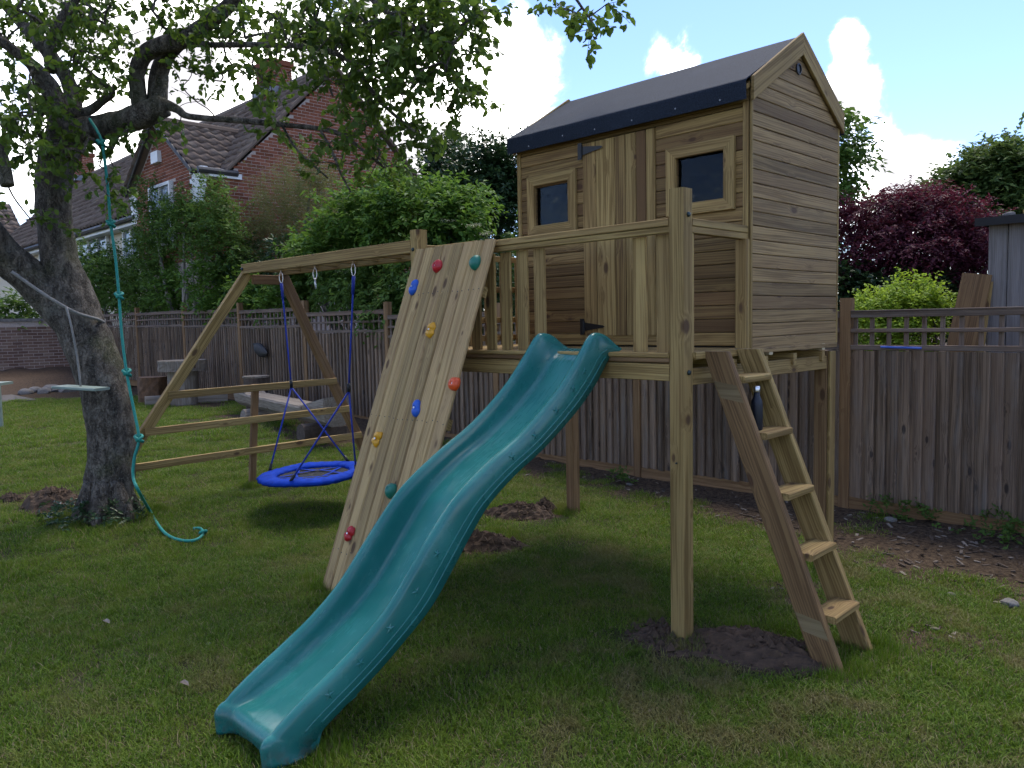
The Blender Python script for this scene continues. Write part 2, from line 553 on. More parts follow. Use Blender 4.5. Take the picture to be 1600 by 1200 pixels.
mud = t.m('MULTIPLY', t.sm(pz, 0.02, 0.16, 1, 0), t.sm(t.noise(p, 22, 5, 0.7), 0.42, 0.6))
c = t.mix(t.m('MULTIPLY', mud, 0.55), c, (0.07, 0.055, 0.04))
rg = t.m('ADD', rg, t.m('MULTIPLY', mud, 0.4))
t.out(t.principled(Base_Color=c, Roughness=rg, Specular_IOR_Level=0.5, Normal=t.bump(t.noise(p, 5, 2), 0.06, 0.02)))

# window glass
M_glass, t = material('window_glass')
gl = t.n('ShaderNodeBsdfGlossy', {'Color': (1, 1, 1, 1), 'Roughness': 0.03})
tr = t.n('ShaderNodeBsdfTransparent', {'Color': (0.55, 0.58, 0.60, 1)})
gb_ = t.bump(t.noise(t.n('ShaderNodeTexCoord').outputs['Object'], 9.0, 2.0), 0.25, 0.02)
t.set(gl, 'Normal', gb_)
fr = t.n('ShaderNodeFresnel', {'IOR': 1.24})
ms = t.n('ShaderNodeMixShader', {0: fr.outputs[0]})
t.t.links.new(tr.outputs[0], ms.inputs[1]); t.t.links.new(gl.outputs[0], ms.inputs[2])
t.out(ms.outputs[0])
M_hglass = simple('house_window_glass', (0.16, 0.19, 0.22), 0.08, var=0.2, scale=2, spec=0.8)


def brickmat(name, cols, mort=None):
    mt, t = material(name)
    a = t.n('ShaderNodeAttribute', attribute_name='rnd').outputs['Fac']
    p, r = obj_coords(t)
    f = t.m('FRACT', t.m('ADD', t.m('MULTIPLY', a, 7.3), t.m('MULTIPLY', r, 13.7)))
    c = t.mix(t.sm(f, 0.0, 0.6), cols[0], cols[1])
    c = t.mix(t.sm(f, 0.6, 1.0), c, cols[2])
    nz = t.noise(p, 45, 4, 0.7)
    c = t.mix(t.m('MULTIPLY', t.sm(nz, 0.45, 0.75), 0.35), c, cols[3])
    t.out(t.principled(Base_Color=c, Roughness=0.92, Specular_IOR_Level=0.15, Normal=t.bump(nz, 0.5, 0.006)))
    return mt


M_brick = brickmat('house_brick', ((0.15, 0.054, 0.030), (0.215, 0.074, 0.041), (0.26, 0.10, 0.06), (0.115, 0.048, 0.031)))
M_wbrick = brickmat('garden_wall_brick', ((0.13, 0.075, 0.058), (0.19, 0.115, 0.085), (0.24, 0.165, 0.125), (0.1, 0.075, 0.068)))
M_lbrick = brickmat('limewashed_brick', ((0.26, 0.25, 0.26), (0.34, 0.33, 0.34), (0.2, 0.18, 0.18), (0.13, 0.11, 0.11)))
M_mort = simple('mortar', (0.40, 0.33, 0.29), 0.95, var=0.2, scale=30, bump=0.3)
M_tile = brickmat('roof_tile', ((0.10, 0.072, 0.056), (0.14, 0.104, 0.082), (0.175, 0.138, 0.11), (0.085, 0.075, 0.06)))

# ground
M_ground, t = material('lawn_ground')
pos = t.n('ShaderNodeNewGeometry').outputs['Position']
so = t.n('ShaderNodeAttribute', attribute_name='rnd').outputs['Fac']
n1 = t.noise(pos, 1.3, 5, 0.6); n2 = t.noise(pos, 26, 5, 0.7); n3 = t.noise(pos, 90, 3, 0.7)
turf = t.mix(t.sm(n2, 0.3, 0.7), (0.028, 0.034, 0.012), (0.072, 0.066, 0.030))
turf = t.mix(t.m('MULTIPLY', t.sm(n1, 0.5, 0.75), 0.6), turf, (0.12, 0.10, 0.055))
soil = t.mix(t.sm(n2, 0.35, 0.68), (0.042, 0.028, 0.018), (0.115, 0.08, 0.05))
soil = t.mix(t.sm(n3, 0.62, 0.72), soil, (0.17, 0.135, 0.11))
edge = t.sm(t.m('ADD', so, t.m('MULTIPLY', t.m('SUBTRACT', n2, 0.5), 0.7)), 0.38, 0.6)
c = t.mix(edge, turf, soil)
t.out(t.principled(Base_Color=c, Roughness=0.97, Specular_IOR_Level=0.1, Normal=t.bump(t.m('ADD', n2, t.m('MULTIPLY', n3, 0.5)), 0.9, 0.03)))

# grass blades: colour by blade and by patches on the lawn
M_grass, t = material('grass_blades')
a = t.n('ShaderNodeAttribute', attribute_name='rnd').outputs['Fac']
pos = t.n('ShaderNodeNewGeometry').outputs['Position']
n1 = t.noise(pos, 0.8, 4, 0.6); n2 = t.noise(pos, 3.4, 4, 0.65)
sx = t.n('ShaderNodeSeparateXYZ', {0: pos})
c = t.mix(t.sm(a, 0.0, 0.75), (0.050, 0.102, 0.006), (0.138, 0.222, 0.016))
c = t.mix(t.m('MULTIPLY', t.sm(n2, 0.42, 0.62), 0.65), c, (0.165, 0.225, 0.022))
dry = t.m('MULTIPLY', t.sm(t.m('ADD', t.m('MULTIPLY', n1, 0.6), t.m('MULTIPLY', n2, 0.4)), 0.50, 0.61), t.lin(sx.outputs[0], -4.0, 0.5, 0.20, 0.75))
c = t.mix(dry, c, (0.21, 0.165, 0.07))
c = t.mix(t.m('GREATER_THAN', a, 0.9), c, (0.27, 0.215, 0.11))
pr = t.principled(Base_Color=c, Roughness=0.6, Specular_IOR_Level=0.25)
tr = t.n('ShaderNodeBsdfTranslucent', {'Color': c}).outputs[0]
ms = t.n('ShaderNodeMixShader', {0: 0.4})
t.t.links.new(pr, ms.inputs[1]); t.t.links.new(tr, ms.inputs[2])
t.out(ms.outputs[0])

# ------------------------------------------------------------------ ground
POST_H = 2.415
MOUNDS = [  # x, y, rx, ry, h, rot, seed
    (0.38, 0.14, 0.40, 0.20, 0.085, 0.15), (-0.06, -0.02, 0.24, 0.20, 0.03, 0.0), (-2.15, 0.46, 0.36, 0.20, 0.10, 0.7), (-2.62, 1.38, 0.34, 0.17, 0.10, 0.7), (-2.52, 1.62, 0.12, 0.1, 0.10, 0.2)]


def vnoise(x, y, s=1.0, seed=0):
    x = np.asarray(x) * s + seed * 13.7; y = np.asarray(y) * s - seed * 7.1
    return (np.sin(x * 1.7 + 1.3 * np.sin(y * 1.1 + seed)) + np.sin(y * 2.3 + 1.7 * np.sin(x * 0.9)) + 0.6 * np.sin(x * 4.1 + y * 3.3) + 0.5 * np.sin(y * 5.7 - x * 2.9 + 1)) / 3.1


def soil_amount(x, y):
    x = np.asarray(x, float); y = np.asarray(y, float)
    edge = np.interp(x, [-9, -6, -4, -2.2, -1.2, -0.3, 0.4, 1.2, 2.5, 4], [3.3, 3.05, 2.8, 2.6, 2.35, 2.0, 1.75, 1.9, 2.05, 2.2])
    s = np.clip((y - edge + 0.34 * vnoise(x, y, 2.2, 1) + 0.22 * vnoise(x, y, 6, 2)) / 1.0 + 0.5, 0, 1)
    for (mx, my, rx, ry, h, ro) in MOUNDS:
        dx = x - mx; dy = y - my
        u = (dx * math.cos(ro) + dy * math.sin(ro)) / (rx * 1.1); v = (-dx * math.sin(ro) + dy * math.cos(ro)) / (ry * 1.1)
        s = np.maximum(s, np.clip(1.6 - np.hypot(u, v) + 0.15 * vnoise(x, y, 7, 3), 0, 1) * (np.hypot(u, v) < 1.4))
    # trodden patch under the ladder side and by the log seats
    for (mx, my, rr, am) in ((1.05, 1.0, 0.35, .75), (0.15, 1.15, 0.4, .7), (-7.3, 2.6, 1.1, .9), (-9.6, 2.9, 1.2, .9), (-12.0, 2.9, 1.0, .8), (-6.2, -1.6, .35, .8), (-5.35, .2, .16, .9), (1.6, 1.2, .3, .6)):
        s = np.maximum(s, am * np.clip(1.5 - np.hypot(x - mx, y - my) / rr + 0.3 * vnoise(x, y, 5, 4), 0, 1))
    far = np.clip((-x - 15.9 + 0.5 * vnoise(x, y, 1.5, 5) + (y - 1.2) * 0.6) / 0.5, 0, 1)
    return np.maximum(s, far)


xs = np.concatenate([np.linspace(-160, -23, 10), np.arange(-22, -9, 0.25), np.arange(-9, 4, 0.085), np.linspace(4.1, 8, 10), np.linspace(12, 120, 8)])
ys = np.concatenate([np.linspace(-120, -9, 8), np.arange(-8, -4, 0.3), np.arange(-4, 3.7, 0.085), np.linspace(3.8, 8, 10), np.linspace(12, 140, 10)])
X, Y = np.meshgrid(xs, ys, indexing='ij')
S = soil_amount(X, Y) * ((X > -22) & (X < 5))
Z = gz(X, Y) + np.where((X > -12) & (X < 5) & (Y < 4), 0.012 * vnoise(X, Y, 1.1, 8), 0) + S * 0.012 * vnoise(X, Y, 13, 9)
Z = Z + np.where(Y > 3.75, -0.02, 0)
V = np.stack([X, Y, Z], -1).reshape(-1, 3)
ni, nj = X.shape
ii, jj = np.meshgrid(np.arange(ni - 1), np.arange(nj - 1), indexing='ij')
F = np.stack([ii * nj + jj, (ii + 1) * nj + jj, (ii + 1) * nj + jj + 1, ii * nj + jj + 1], -1).reshape(-1, 4)
gr = place(bpy.data.objects.new('ground', fast_mesh('ground', V, F, M_ground, S.ravel(), True)))
gr['kind'] = 'structure'


def ground_at(x, y):
    return g1(x, y) + (0.012 * float(vnoise(x, y, 1.1, 8)) if -12 < x < 5 and y < 4 else 0)


# ------------------------------------------------------------------ grass
def make_grass():
    rg = np.random.default_rng(3)
    NV = 7
    srcV = []; srcF = []; srcA = []; srcP = []
    off = 0
    for k in range(NV):
        nb = 430
        px = rg.uniform(-0.17, 0.17, nb); py = rg.uniform(-0.17, 0.17, nb)
        # tufts: blades drawn towards a few centres
        ce = rg.uniform(-0.16, 0.16, (16, 2)); w = rg.integers(0, 16, nb)
        px = px * 0.55 + ce[w, 0] * 0.45 + rg.normal(0, .012, nb); py = py * 0.55 + ce[w, 1] * 0.45 + rg.normal(0, .012, nb)
        h = rg.uniform(0.010, 0.029, nb) * rg.choice([1, 1, 1, 1.5], nb)
        an = rg.uniform(0, 6.283, nb); le = rg.uniform(0.3, 1.5, nb) * h
        wd = rg.uniform(0.0011, 0.0023, nb)
        lx, ly = np.cos(an) * le, np.sin(an) * le
        an2 = an + 1.57 + rg.uniform(-.6, .6, nb)
        sx, sy = np.cos(an2) * wd, np.sin(an2) * wd
        z0 = np.full(nb, -0.006)
        b0 = np.stack([px - sx, py - sy, z0], -1); b1 = np.stack([px + sx, py + sy, z0], -1)
        m0 = np.stack([px - sx * .8 + lx * .4, py - sy * .8 + ly * .4, h * .65], -1); m1 = np.stack([px + sx * .8 + lx * .4, py + sy * .8 + ly * .4, h * .65], -1)
        tp = np.stack([px + lx, py + ly, h], -1)
        Vv = np.stack([b0, b1, m1, m0, tp], 1).reshape(-1, 3)
        b = off + np.arange(nb)[:, None] * 5
        srcV.append(Vv)
        srcF += [tuple(q) for q in (b + np.array([[0, 1, 2, 3]])).tolist()] + [tuple(q) for q in (b + np.array([[3, 2, 4]])).tolist()]
        srcA.append(np.repeat(rg.uniform(0, 1, nb), 5)); srcP.append(np.full(nb * 5, k))
        off += nb * 5
    pts = []; sc = []
    def scatter(x0, x1, y0, y1, pitch, s, test):
        gx, gy = np.meshgrid(np.arange(x0, x1, pitch), np.arange(y0, y1, pitch), indexing='ij')
        gx = gx.ravel() + rg.uniform(-.5, .5, gx.size) * pitch; gy = gy.ravel() + rg.uniform(-.5, .5, gy.size) * pitch
        keep = test(gx, gy) & (rg.uniform(0, 1, gx.size) > np.clip(soil_amount(gx, gy) * 1.5 - 0.35, 0, 0.99))
        # thin, trodden places
        thin = vnoise(gx, gy, 1.6, 6) * .5 + vnoise(gx, gy, 4.5, 7) * .5
        keep &= rg.uniform(0, 1, gx.size) > np.clip(thin - 0.15, 0, 0.7) * np.where(gx > -3, 0.95, 0.4)
        gx, gy = gx[keep], gy[keep]
        z = gz(gx, gy) + np.where((gx > -12), 0.012 * vnoise(gx, gy, 1.1, 8), 0)
        pts.append(np.stack([gx, gy, z], -1)); sc.append(np.full(len(gx), s) * rg.uniform(0.8, 1.25, len(gx)))
    dist = lambda x, y: np.hypot(x - CAM.x, y - CAM.y)
    scatter(-6.5, 4.2, -5.0, 3.35, 0.115, 1.0, lambda x, y: (dist(x, y) < 6.5) & (dist(x, y) > 1.6))
    scatter(-11, 5, -6.0, 3.35, 0.17, 1.15, lambda x, y: (dist(x, y) >= 6.5) & (dist(x, y) < 11))
    scatter(-17, -4, -6.0, 3.3, 0.26, 1.5, lambda x, y: (dist(x, y) >= 11))
    # uncut tufts against the posts, the trunk and the ladder feet
    zx = [np.ones(len(q)) for q in pts]
    tx = []
    for (fx, fy, rr, n) in ((0, 0, .07, 7), (-2.19, 0, .08, 8), (-2.32, 1.8, .09, 12), (0, 1.76, .08, 8), (.72, .165, .1, 6), (.75, .5, .1, 8), (-5.42, -1.36, .1, 10), (-5.42, 1.74, .1, 10), (-5.34, .2, .07, 8), (-5.2, -1.25, .30, 26), (-.45, -2.0, .06, 4), (-.9, -2.0, .06, 4), (-1.8, -.88, .42, 14), (.42, .3, .2, 6), (-2.3, .62, .2, 8), (-2.75, 1.5, .2, 8)):
        for _ in range(n):
            an = rg.uniform(0, 6.283); q = rr * rg.uniform(.85, 1.5)
            x_, y_ = fx + q * math.cos(an), fy + (q if rr < .4 else .05) * math.sin(an)
            tx.append((x_, y_, ground_at(x_, y_)))
    pts.append(np.array(tx)); sc.append(np.full(len(tx), .55)); zx.append(np.full(len(tx), 4.2))
    # coarse clumps left by the mower
    cl_ = np.stack([rg.uniform(-6, 3.5, 420), rg.uniform(-4, 2.4, 420)], -1)
    cl_ = cl_[soil_amount(cl_[:, 0], cl_[:, 1]) < .5]
    pts.append(np.stack([cl_[:, 0], cl_[:, 1], gz(cl_[:, 0], cl_[:, 1])], -1)); sc.append(rg.uniform(.35, .6, len(cl_))); zx.append(rg.uniform(1.8, 2.8, len(cl_)))
    P = np.concatenate(pts); SC = np.concatenate(sc); ZX = np.concatenate(zx)
    sv = np.concatenate(srcV); ns = len(sv); npt = len(P)
    me = bpy.data.meshes.new('lawn_grass')
    me.from_pydata(np.concatenate([sv, P]).tolist(), [], srcF)
    def at(nm, ty, dat):
        x = me.attributes.new(nm, ty, 'POINT')
        x.data.foreach_set('vector' if ty == 'FLOAT_VECTOR' else 'value', np.ascontiguousarray(dat).ravel())
    at('rnd', 'FLOAT', np.concatenate([np.concatenate(srcA), np.zeros(npt)]).astype(np.float32))
    at('src', 'BOOLEAN', np.concatenate([np.ones(ns, bool), np.zeros(npt, bool)]))
    at('pid', 'INT', np.concatenate([np.concatenate(srcP), rg.integers(0, NV, npt)]).astype(np.int32))
    rot = np.zeros((ns + npt, 3), np.float32); rot[ns:, 2] = rg.uniform(0, 6.283, npt); rot[ns:, 0] = rg.normal(0, .05, npt)
    at('rot', 'FLOAT_VECTOR', rot)
    s3 = np.ones((ns + npt, 3), np.float32); s3[ns:] = SC[:, None]; s3[ns:, 2] *= rg.uniform(.6, 1.0, npt) * ZX
    at('scl', 'FLOAT_VECTOR', s3)
    me.materials.append(M_grass)
    o = place(bpy.data.objects.new('lawn_grass', me))
    tag(o, 'short mown green and straw coloured grass of the lawn', 'grass', kind='stuff')
    ng = bpy.data.node_groups.new('grass_scatter', 'GeometryNodeTree')
    ng.interface.new_socket('Geometry', in_out='INPUT', socket_type='NodeSocketGeometry')
    ng.interface.new_socket('Geometry', in_out='OUTPUT', socket_type='NodeSocketGeometry')
    N = ng.nodes; L = ng.links
    gi = N.new('NodeGroupInput'); go = N.new('NodeGroupOutput')
    def attr(nm, ty):
        a = N.new('GeometryNodeInputNamedAttribute'); a.data_type = ty; a.inputs[0].default_value = nm
        return a.outputs[0]
    sep = N.new('GeometryNodeSeparateGeometry'); sep.domain = 'POINT'
    L.new(gi.outputs[0], sep.inputs[0]); L.new(attr('src', 'BOOLEAN'), sep.inputs['Selection'])
    spl = N.new('GeometryNodeSplitToInstances'); spl.domain = 'POINT'
    L.new(sep.outputs[0], spl.inputs[0]); L.new(attr('pid', 'INT'), spl.inputs['Group ID'])
    iop = N.new('GeometryNodeInstanceOnPoints')
    L.new(sep.outputs[1], iop.inputs['Points']); L.new(spl.outputs[0], iop.inputs['Instance'])
    iop.inputs['Pick Instance'].default_value = True
    L.new(attr('pid', 'INT'), iop.inputs['Instance Index'])
    e2r = N.new('FunctionNodeEulerToRotation'); L.new(attr('rot', 'FLOAT_VECTOR'), e2r.inputs[0])
    L.new(e2r.outputs[0], iop.inputs['Rotation']); L.new(attr('scl', 'FLOAT_VECTOR'), iop.inputs['Scale'])
    L.new(iop.outputs[0], go.inputs[0])
    md = o.modifiers.new('scatter', 'NODES'); md.node_group = ng


make_grass()

# ------------------------------------------------------------------ fence
FY = 3.5
posts = [3.98, 1.72, -0.55, -2.83, -5.07, -7.45, -9.85, -12.3, -14.95, -17.75, -20.35]
bases = [0, 0, 0, 0, 0.10, 0.19, 0.29, 0.33, 0.36, 0.38]
fence = thing('fence', 'long weathered featheredge fence with trellis top along the back of the garden', 'fence', (-8, FY, 0))
SL = {}


def feather(L):
    key = round(L, 3)
    if key not in SL:
        b = MB(); W = 0.122
        # wedge: thick edge (towards +x side of the fence) 15 mm, thin edge 5 mm; local x = up, y = across, z = out
        sec = [(-W / 2, 0), (W / 2, 0), (W / 2, .006), (-W / 2 + .006, .027), (-W / 2, .022)]
        vs = [(-L / 2, y, z) for y, z in sec] + [(L / 2, y, z) for y, z in sec]
        b.add(vs, [(0, 1, 6, 5), (1, 2, 7, 6), (2, 3, 8, 7), (3, 4, 9, 8), (4, 0, 5, 9), (4, 3, 2, 1, 0), (5, 6, 7, 8, 9)])
        SL[key] = b.mesh('board', M_fence)
    return SL[key]


for i, x in enumerate(posts):
    bz = max(bases[max(i - 1, 0)], bases[min(i, len(bases) - 1)])
    gzz = ground_at(x, 3.4) - 0.1
    top = bz + 1.89
    beam('fence_post', (x, FY + 0.02, gzz), (x, FY + 0.02, top), 0.095, 0.095, M_brown, fence, (0, -1, 0))
for i, bz in enumerate(bases):
    xa, xb = posts[i] - 0.05, posts[i + 1] + 0.05
    beam('gravel_board', (xb, FY, bz + .035), (xa, FY, bz + .035), 0.15, 0.026, M_brown, fence, (0, -1, 0))
    n = int(round((xa - xb) / 0.098))
    pt = (xa - xb) / n
    for k in range(n):
        xx = xa - pt * (k + 0.5)
        L = 1.32
        o = bpy.data.objects.new('board', feather(L))
        # local y axis = z x x ; x=up(0,0,1), z=(0,-1,0) => y = (-1,0,0): local -y side faces +X
        M = frame((xx, FY - 0.004 + random.uniform(-.002, .002), bz + 0.105 + L / 2 + random.uniform(-.006, .006)), (random.uniform(-.004, .004), 0, 1), (random.uniform(-.02, .02) - 0.14, -1, 0))
        place(o, M, fence)
    for (z, w) in ((1.738, .05), (1.60, .034), (1.452, .045)):
        beam('trellis_rail', (xb, FY - 0.012, bz + z), (xa, FY - 0.012, bz + z), w, 0.026, M_trel, fence, (0, -1, 0))
    beam('capping_rail', (xb, FY + .004, bz + 1.77), (xa, FY + .004, bz + 1.77), 0.065, 0.016, M_trel, fence, (0, 0, 1))
    ns = int(round((xa - xb) / 0.145))
    for k in range(ns + 1):
        xx = xa - 0.03 - (xa - xb - 0.06) * k / ns
        beam('trellis_slat', (xx, FY + 0.014, bz + 1.43), (xx, FY + 0.014, bz + 1.76), 0.036, 0.022, M_trel, fence, (0, -1, 0))
    for z in (.45, 1.1):
        beam('arris_rail', (xb, FY + 0.045, bz + z), (xa, FY + 0.045, bz + z), 0.07, 0.05, M_trel, fence, (0, -1, 0))


# ------------------------------------------------------------------ brick work
def brick_field(parent, O, U, Nn, width, z0, z1, mat, inside, bl=0.213, bh=0.062, mo=0.014, depth=0.05, single=0, name='brick', proud=0.0):
    """courses of bricks in stretcher bond on the plane through O along U; the nearest `single` ones are objects, the rest one mesh"""
    U = Vector(U).normalized(); Nn = Vector(Nn).normalized(); O = Vector(O)
    items = []
    zc = z0 + bh / 2; row = 0
    while zc < z1:
        u = -(bl + mo) * 0.5 * (row % 2)
        while u < width:
            a, b = max(u, 0), min(u + bl, width)
            if b - a > 0.03:
                c = O + U * ((a + b) / 2) + Vector((0, 0, zc))
                if inside(a, b, zc): items.append((c, b - a))
            u += bl + mo
        zc += bh + mo; row += 1
    items.sort(key=lambda q: (q[0] - CAM).length)
    cache = {}
    for c, L in items[:single]:
        pr = random.uniform(-.003, .004)
        key = round(L, 2)
        if key not in cache:
            b = MB(); b.box((-L / 2, -depth, -bh / 2), (L / 2, 0.0, bh / 2), 0.0)
            cache[key] = b.mesh(name, mat)
        x = U; y = Nn; z = x.cross(y)
        M = Matrix((x, y, Vector((0, 0, 1)))).transposed().to_4x4()
        if M.determinant() < 0:
            M = Matrix((-x, y, Vector((0, 0, 1)))).transposed().to_4x4()
        M.translation = c + Nn * (proud + pr)
        place(bpy.data.objects.new(name, cache[key]), M, parent)
    if items[single:]:
        b = MB()
        for c, L in items[single:]:
            pr = random.uniform(-.003, .004) + proud
            M = Matrix((U, Nn, Vector((0, 0, 1)))).transposed().to_4x4(); M.translation = c + Nn * pr
            b.box((-L / 2, -depth, -bh / 2), (L / 2, 0.0, bh / 2), random.random(), M)
        o = b.build('brickwork', mat, parent)
        o['kind'] = 'stuff'
        import bmesh
        bm = bmesh.new(); bm.from_mesh(o.data); bmesh.ops.recalc_face_normals(bm, faces=bm.faces); bm.to_mesh(o.data); bm.free()


# garden wall at the far end
wall = thing('garden_wall', 'old brick garden wall, limewashed near the ground, at the far end of the lawn', 'wall', (-20.6, 1, 0.2))
WX = -20.4
b = MB(); b.box((WX - .22, -6, .0), (WX - .008, 3.42, 2.0)); b.build('wall_core', M_mort, wall)
brick_field(wall, (WX, -3.0, 0), (0, 1, 0), (1, 0, 0), 6.4, 0.74, 1.9, M_wbrick, lambda a, c, z: True, single=300)
brick_field(wall, (WX, -3.0, 0), (0, 1, 0), (1, 0, 0), 6.4, 0.18, 0.72, M_lbrick, lambda a, c, z: True, single=0)
for k in range(22):
    y = -3 + k * .29
    b = MB(); b.box((-.15, -.141, 0), (.15, .141, .075)); b.build('coping_stone', M_stone, wall, Matrix.Translation((WX - .11, y, 2.0 + random.uniform(0, .006))), local=True)
bank = MB()
nx = 26; ny = 40
for i in range(nx):
    for j in range(ny):
        x = WX + 2.2 * i / (nx - 1); y = -5 + 8.3 * j / (ny - 1)
        h = 0.55 * max(0, 1 - i / (nx - 1)) ** 1.3 + 0.05 * float(vnoise(x, y, 4, 2)) * (1 - i / nx)
        bank.v.append((x, y, 0.28 + h - 0.02)); bank.a.append(.5)
for i in range(nx - 1):
    for j in range(ny - 1):
        bank.f.append((i * ny + j, (i + 1) * ny + j, (i + 1) * ny + j + 1, i * ny + j + 1))
o = bank.build('soil_bank', M_soil, smooth=True); tag(o, 'dark soil bank heaped along the foot of the old garden wall', 'soil', kind='stuff')
pv = MB(); pv.box((-18.4, -5.0, 0.2), (-16.3, 0.9, 0.325)); o = pv.build('path', simple('worn_paving', (0.12, 0.105, 0.09), 0.95, var=0.35, scale=6, bump=0.5)); o['kind'] = 'structure'


def rock(name, c, r, mat, seed, label=None, parent=None, group=None, sq=(1, 1, 1)):
    rn = np.random.default_rng(seed)
    import bmesh
    bm = bmesh.new(); bmesh.ops.create_icosphere(bm, subdivisions=3, radius=1)
    ax = unit(rn.normal(size=(7, 3))); am = rn.uniform(.55, .95, 7)
    for v in bm.verts:
        q = np.array(v.co)
        for a_, m_ in zip(ax, am):
            dd = q @ a_
            if dd > m_: q = q - a_ * (dd - m_)
        q = q * (1 + rn.normal(0, .015))
        v.co = q * r * np.array(sq)
    me = bpy.data.meshes.new(name); bm.to_mesh(me); bm.free()
    me.materials.append(mat)
    o = place(bpy.data.objects.new(name, me), Matrix.Translation(Vector(c)), parent)
    if label: tag(o, label, 'rock', group)
    return o


for k, (px, py, rr) in enumerate(((82, 622, .17), (95, 632, .13), (108, 634, .15), (122, 622, .14), (133, 628, .17), (70, 634, .12), (56, 628, .13), (42, 636, .12))):
    P = on_z(px, py, 0.45)
    P = on_x(px, py, -18.7 + 0.2 * (k % 3))
    rock('rock', (P.x, P.y, max(P.z, .33)), rr * 1.25, M_stone, 40 + k, ('rough grey stone lying on the soil bank, ' + {82: 'fourth', 95: 'fifth', 108: 'sixth', 122: 'seventh', 133: 'rightmost', 70: 'third', 56: 'second', 42: 'leftmost'}[px] + (' of its row' if px in (133, 42) else ' from the left in its row')), group='stones on the soil bank', sq=(1, 1.1, .75))


# ------------------------------------------------------------------ roof tiles
def tile_mesh(w=0.30, l=0.42):
    b = MB(); n = 6
    top = []; bot = []
    vs = []
    for j, yy in enumerate((-l / 2, l / 2)):
        for i in range(n + 1):
            u = i / n
            z = 0.028 * math.sin(2 * math.pi * u) + (0.055 if j == 0 else 0.0)
            vs.append((-w / 2 + w * u, yy, z))
    for i in range(n + 1):
        u = i / n
        vs.append((-w / 2 + w * u, -l / 2, 0.028 * math.sin(2 * math.pi * u) - 0.002))
    fs = [(i, i + 1, n + 2 + i, n + 1 + i) for i in range(n)] + [(2 * n + 2 + i, 2 * n + 3 + i, i + 1, i) for i in range(n)]
    return vs, fs


def tile_roof(parent, O, U, Vd, w, l, keep=None, single=False, tw=0.30, tl=0.345):
    """O lower corner, U along the eave, Vd up the slope"""
    U = Vector(U).normalized(); Vd = Vector(Vd).normalized(); Nn = U.cross(Vd)
    vs, fs = tile_mesh(tw, tl + .075)
    joined = MB()
    me = None
    nr = int(math.ceil(l / tl)); nc = int(math.ceil(w / tw))
    for r in range(nr):
        for cI in range(nc):
            u = (cI + .5) * tw; v = (r + .5) * tl
            if u > w + .02 or v > l + .05: continue
            if keep and not keep(u, v): continue
            M = Matrix((U, Vd, Nn)).transposed().to_4x4()
            M.translation = Vector(O) + U * u + Vd * v + Nn * (0.03 + random.uniform(-.003, .003))
            if single:
                if me is None:
                    t_ = MB(); t_.add(vs, fs, 0.0); me = t_.mesh('roof_tile', M_tile, True)
                place(bpy.data.objects.new('roof_tile', me), M, parent)
            else:
                joined.add([M @ Vector(q) for q in vs], fs, random.random())
    if not single:
        o = joined.build('roof_tiles', M_tile, parent, smooth=True); o['kind'] = 'stuff'


# ------------------------------------------------------------------ brick house
HX, HY0, HYM, HZE, HZR = -15.0, 4.5, 7.6, 5.12, 8.16
HX2 = -36.5
HY1 = 2 * HYM - HY0
house = thing('brick_house', 'brown brick house with tiled gable roof behind the hedge', 'house', (-25, 7.6, 0))
core = MB()
sl = (HZR - HZE) / (HYM - HY0)
core.add([(HX - .007, HY0 + .02, 0), (HX - .007, HY1 - .02, 0), (HX - .007, HY1 - .02, HZE - .1), (HX - .007, HYM, HZR - .12), (HX - .007, HY0 + .02, HZE - .1),
          (HX2, HY0 + .02, 0), (HX2, HY1 - .02, 0), (HX2, HY1 - .02, HZE - .1), (HX2, HYM, HZR - .12), (HX2, HY0 + .02, HZE - .1)],
         [(0, 1, 2, 3, 4), (9, 8, 7, 6, 5), (1, 6, 7, 2)])
core.build('wall', M_mort, house)
fw = MB(); fw.add([(HX - .02, HY0 + .02, 0), (HX2, HY0 + .02, 0), (HX2, HY0 + .02, HZE - .1), (HX - .02, HY0 + .02, HZE - .1)], [(3, 2, 1, 0)])
fw.build('rendered_front', M_cream, house)
brick_field(house, (HX, HY0, 0), (0, 1, 0), (1, 0, 0), HY1 - HY0, 2.4, HZR - .15, M_brick,
            lambda a, c, z: z < HZE - .12 + sl * (min((a + c) / 2, (HY1 - HY0) - (a + c) / 2)) - 0.03, single=300)
SLd = Vector((0, 1, sl)).normalized()
slen = math.hypot(HYM - HY0, HZR - HZE) + 0.55
OE = Vector((HX + .08, HY0, HZE)) - SLd * 0.5
WR = HX + .08 - HX2
tile_roof(house, Vector((HX2, OE.y, OE.z)), (1, 0, 0), SLd, WR, slen - .05, keep=lambda u, v: not (u > WR - 4.3 and v < .62))
OE2 = Vector((HX + .08, HY1, HZE)) - Vector((0, -1, sl)).normalized() * 0.5
tile_roof(house, OE2, (-1, 0, 0), (0, -1, sl), WR, slen - .05)
rf = MB()
e = 0.5 * SLd.y
for sgn, ye in ((1, HY0 - e), (-1, HY1 + e)):
    ze = HZE - 0.5 * SLd.z
    if sgn > 0:
        rf.add([(HX - 4.1, ye, ze - .02), (HX2, ye, ze - .02), (HX2, HY0 + .1, HZE + .08), (HX - 4.1, HY0 + .1, HZE + .08)], [(3, 2, 1, 0)])
        rf.add([(HX + .07, HY0 + .1, HZE + .078), (HX2, HY0 + .1, HZE + .078), (HX2, HYM, HZR - .02), (HX + .07, HYM, HZR - .02)], [(3, 2, 1, 0)])
    else:
        rf.add([(HX + .07, ye, ze - .02), (HX2, ye, ze - .02), (HX2, HYM, HZR - .02), (HX + .07, HYM, HZR - .02)], [(0, 1, 2, 3)])
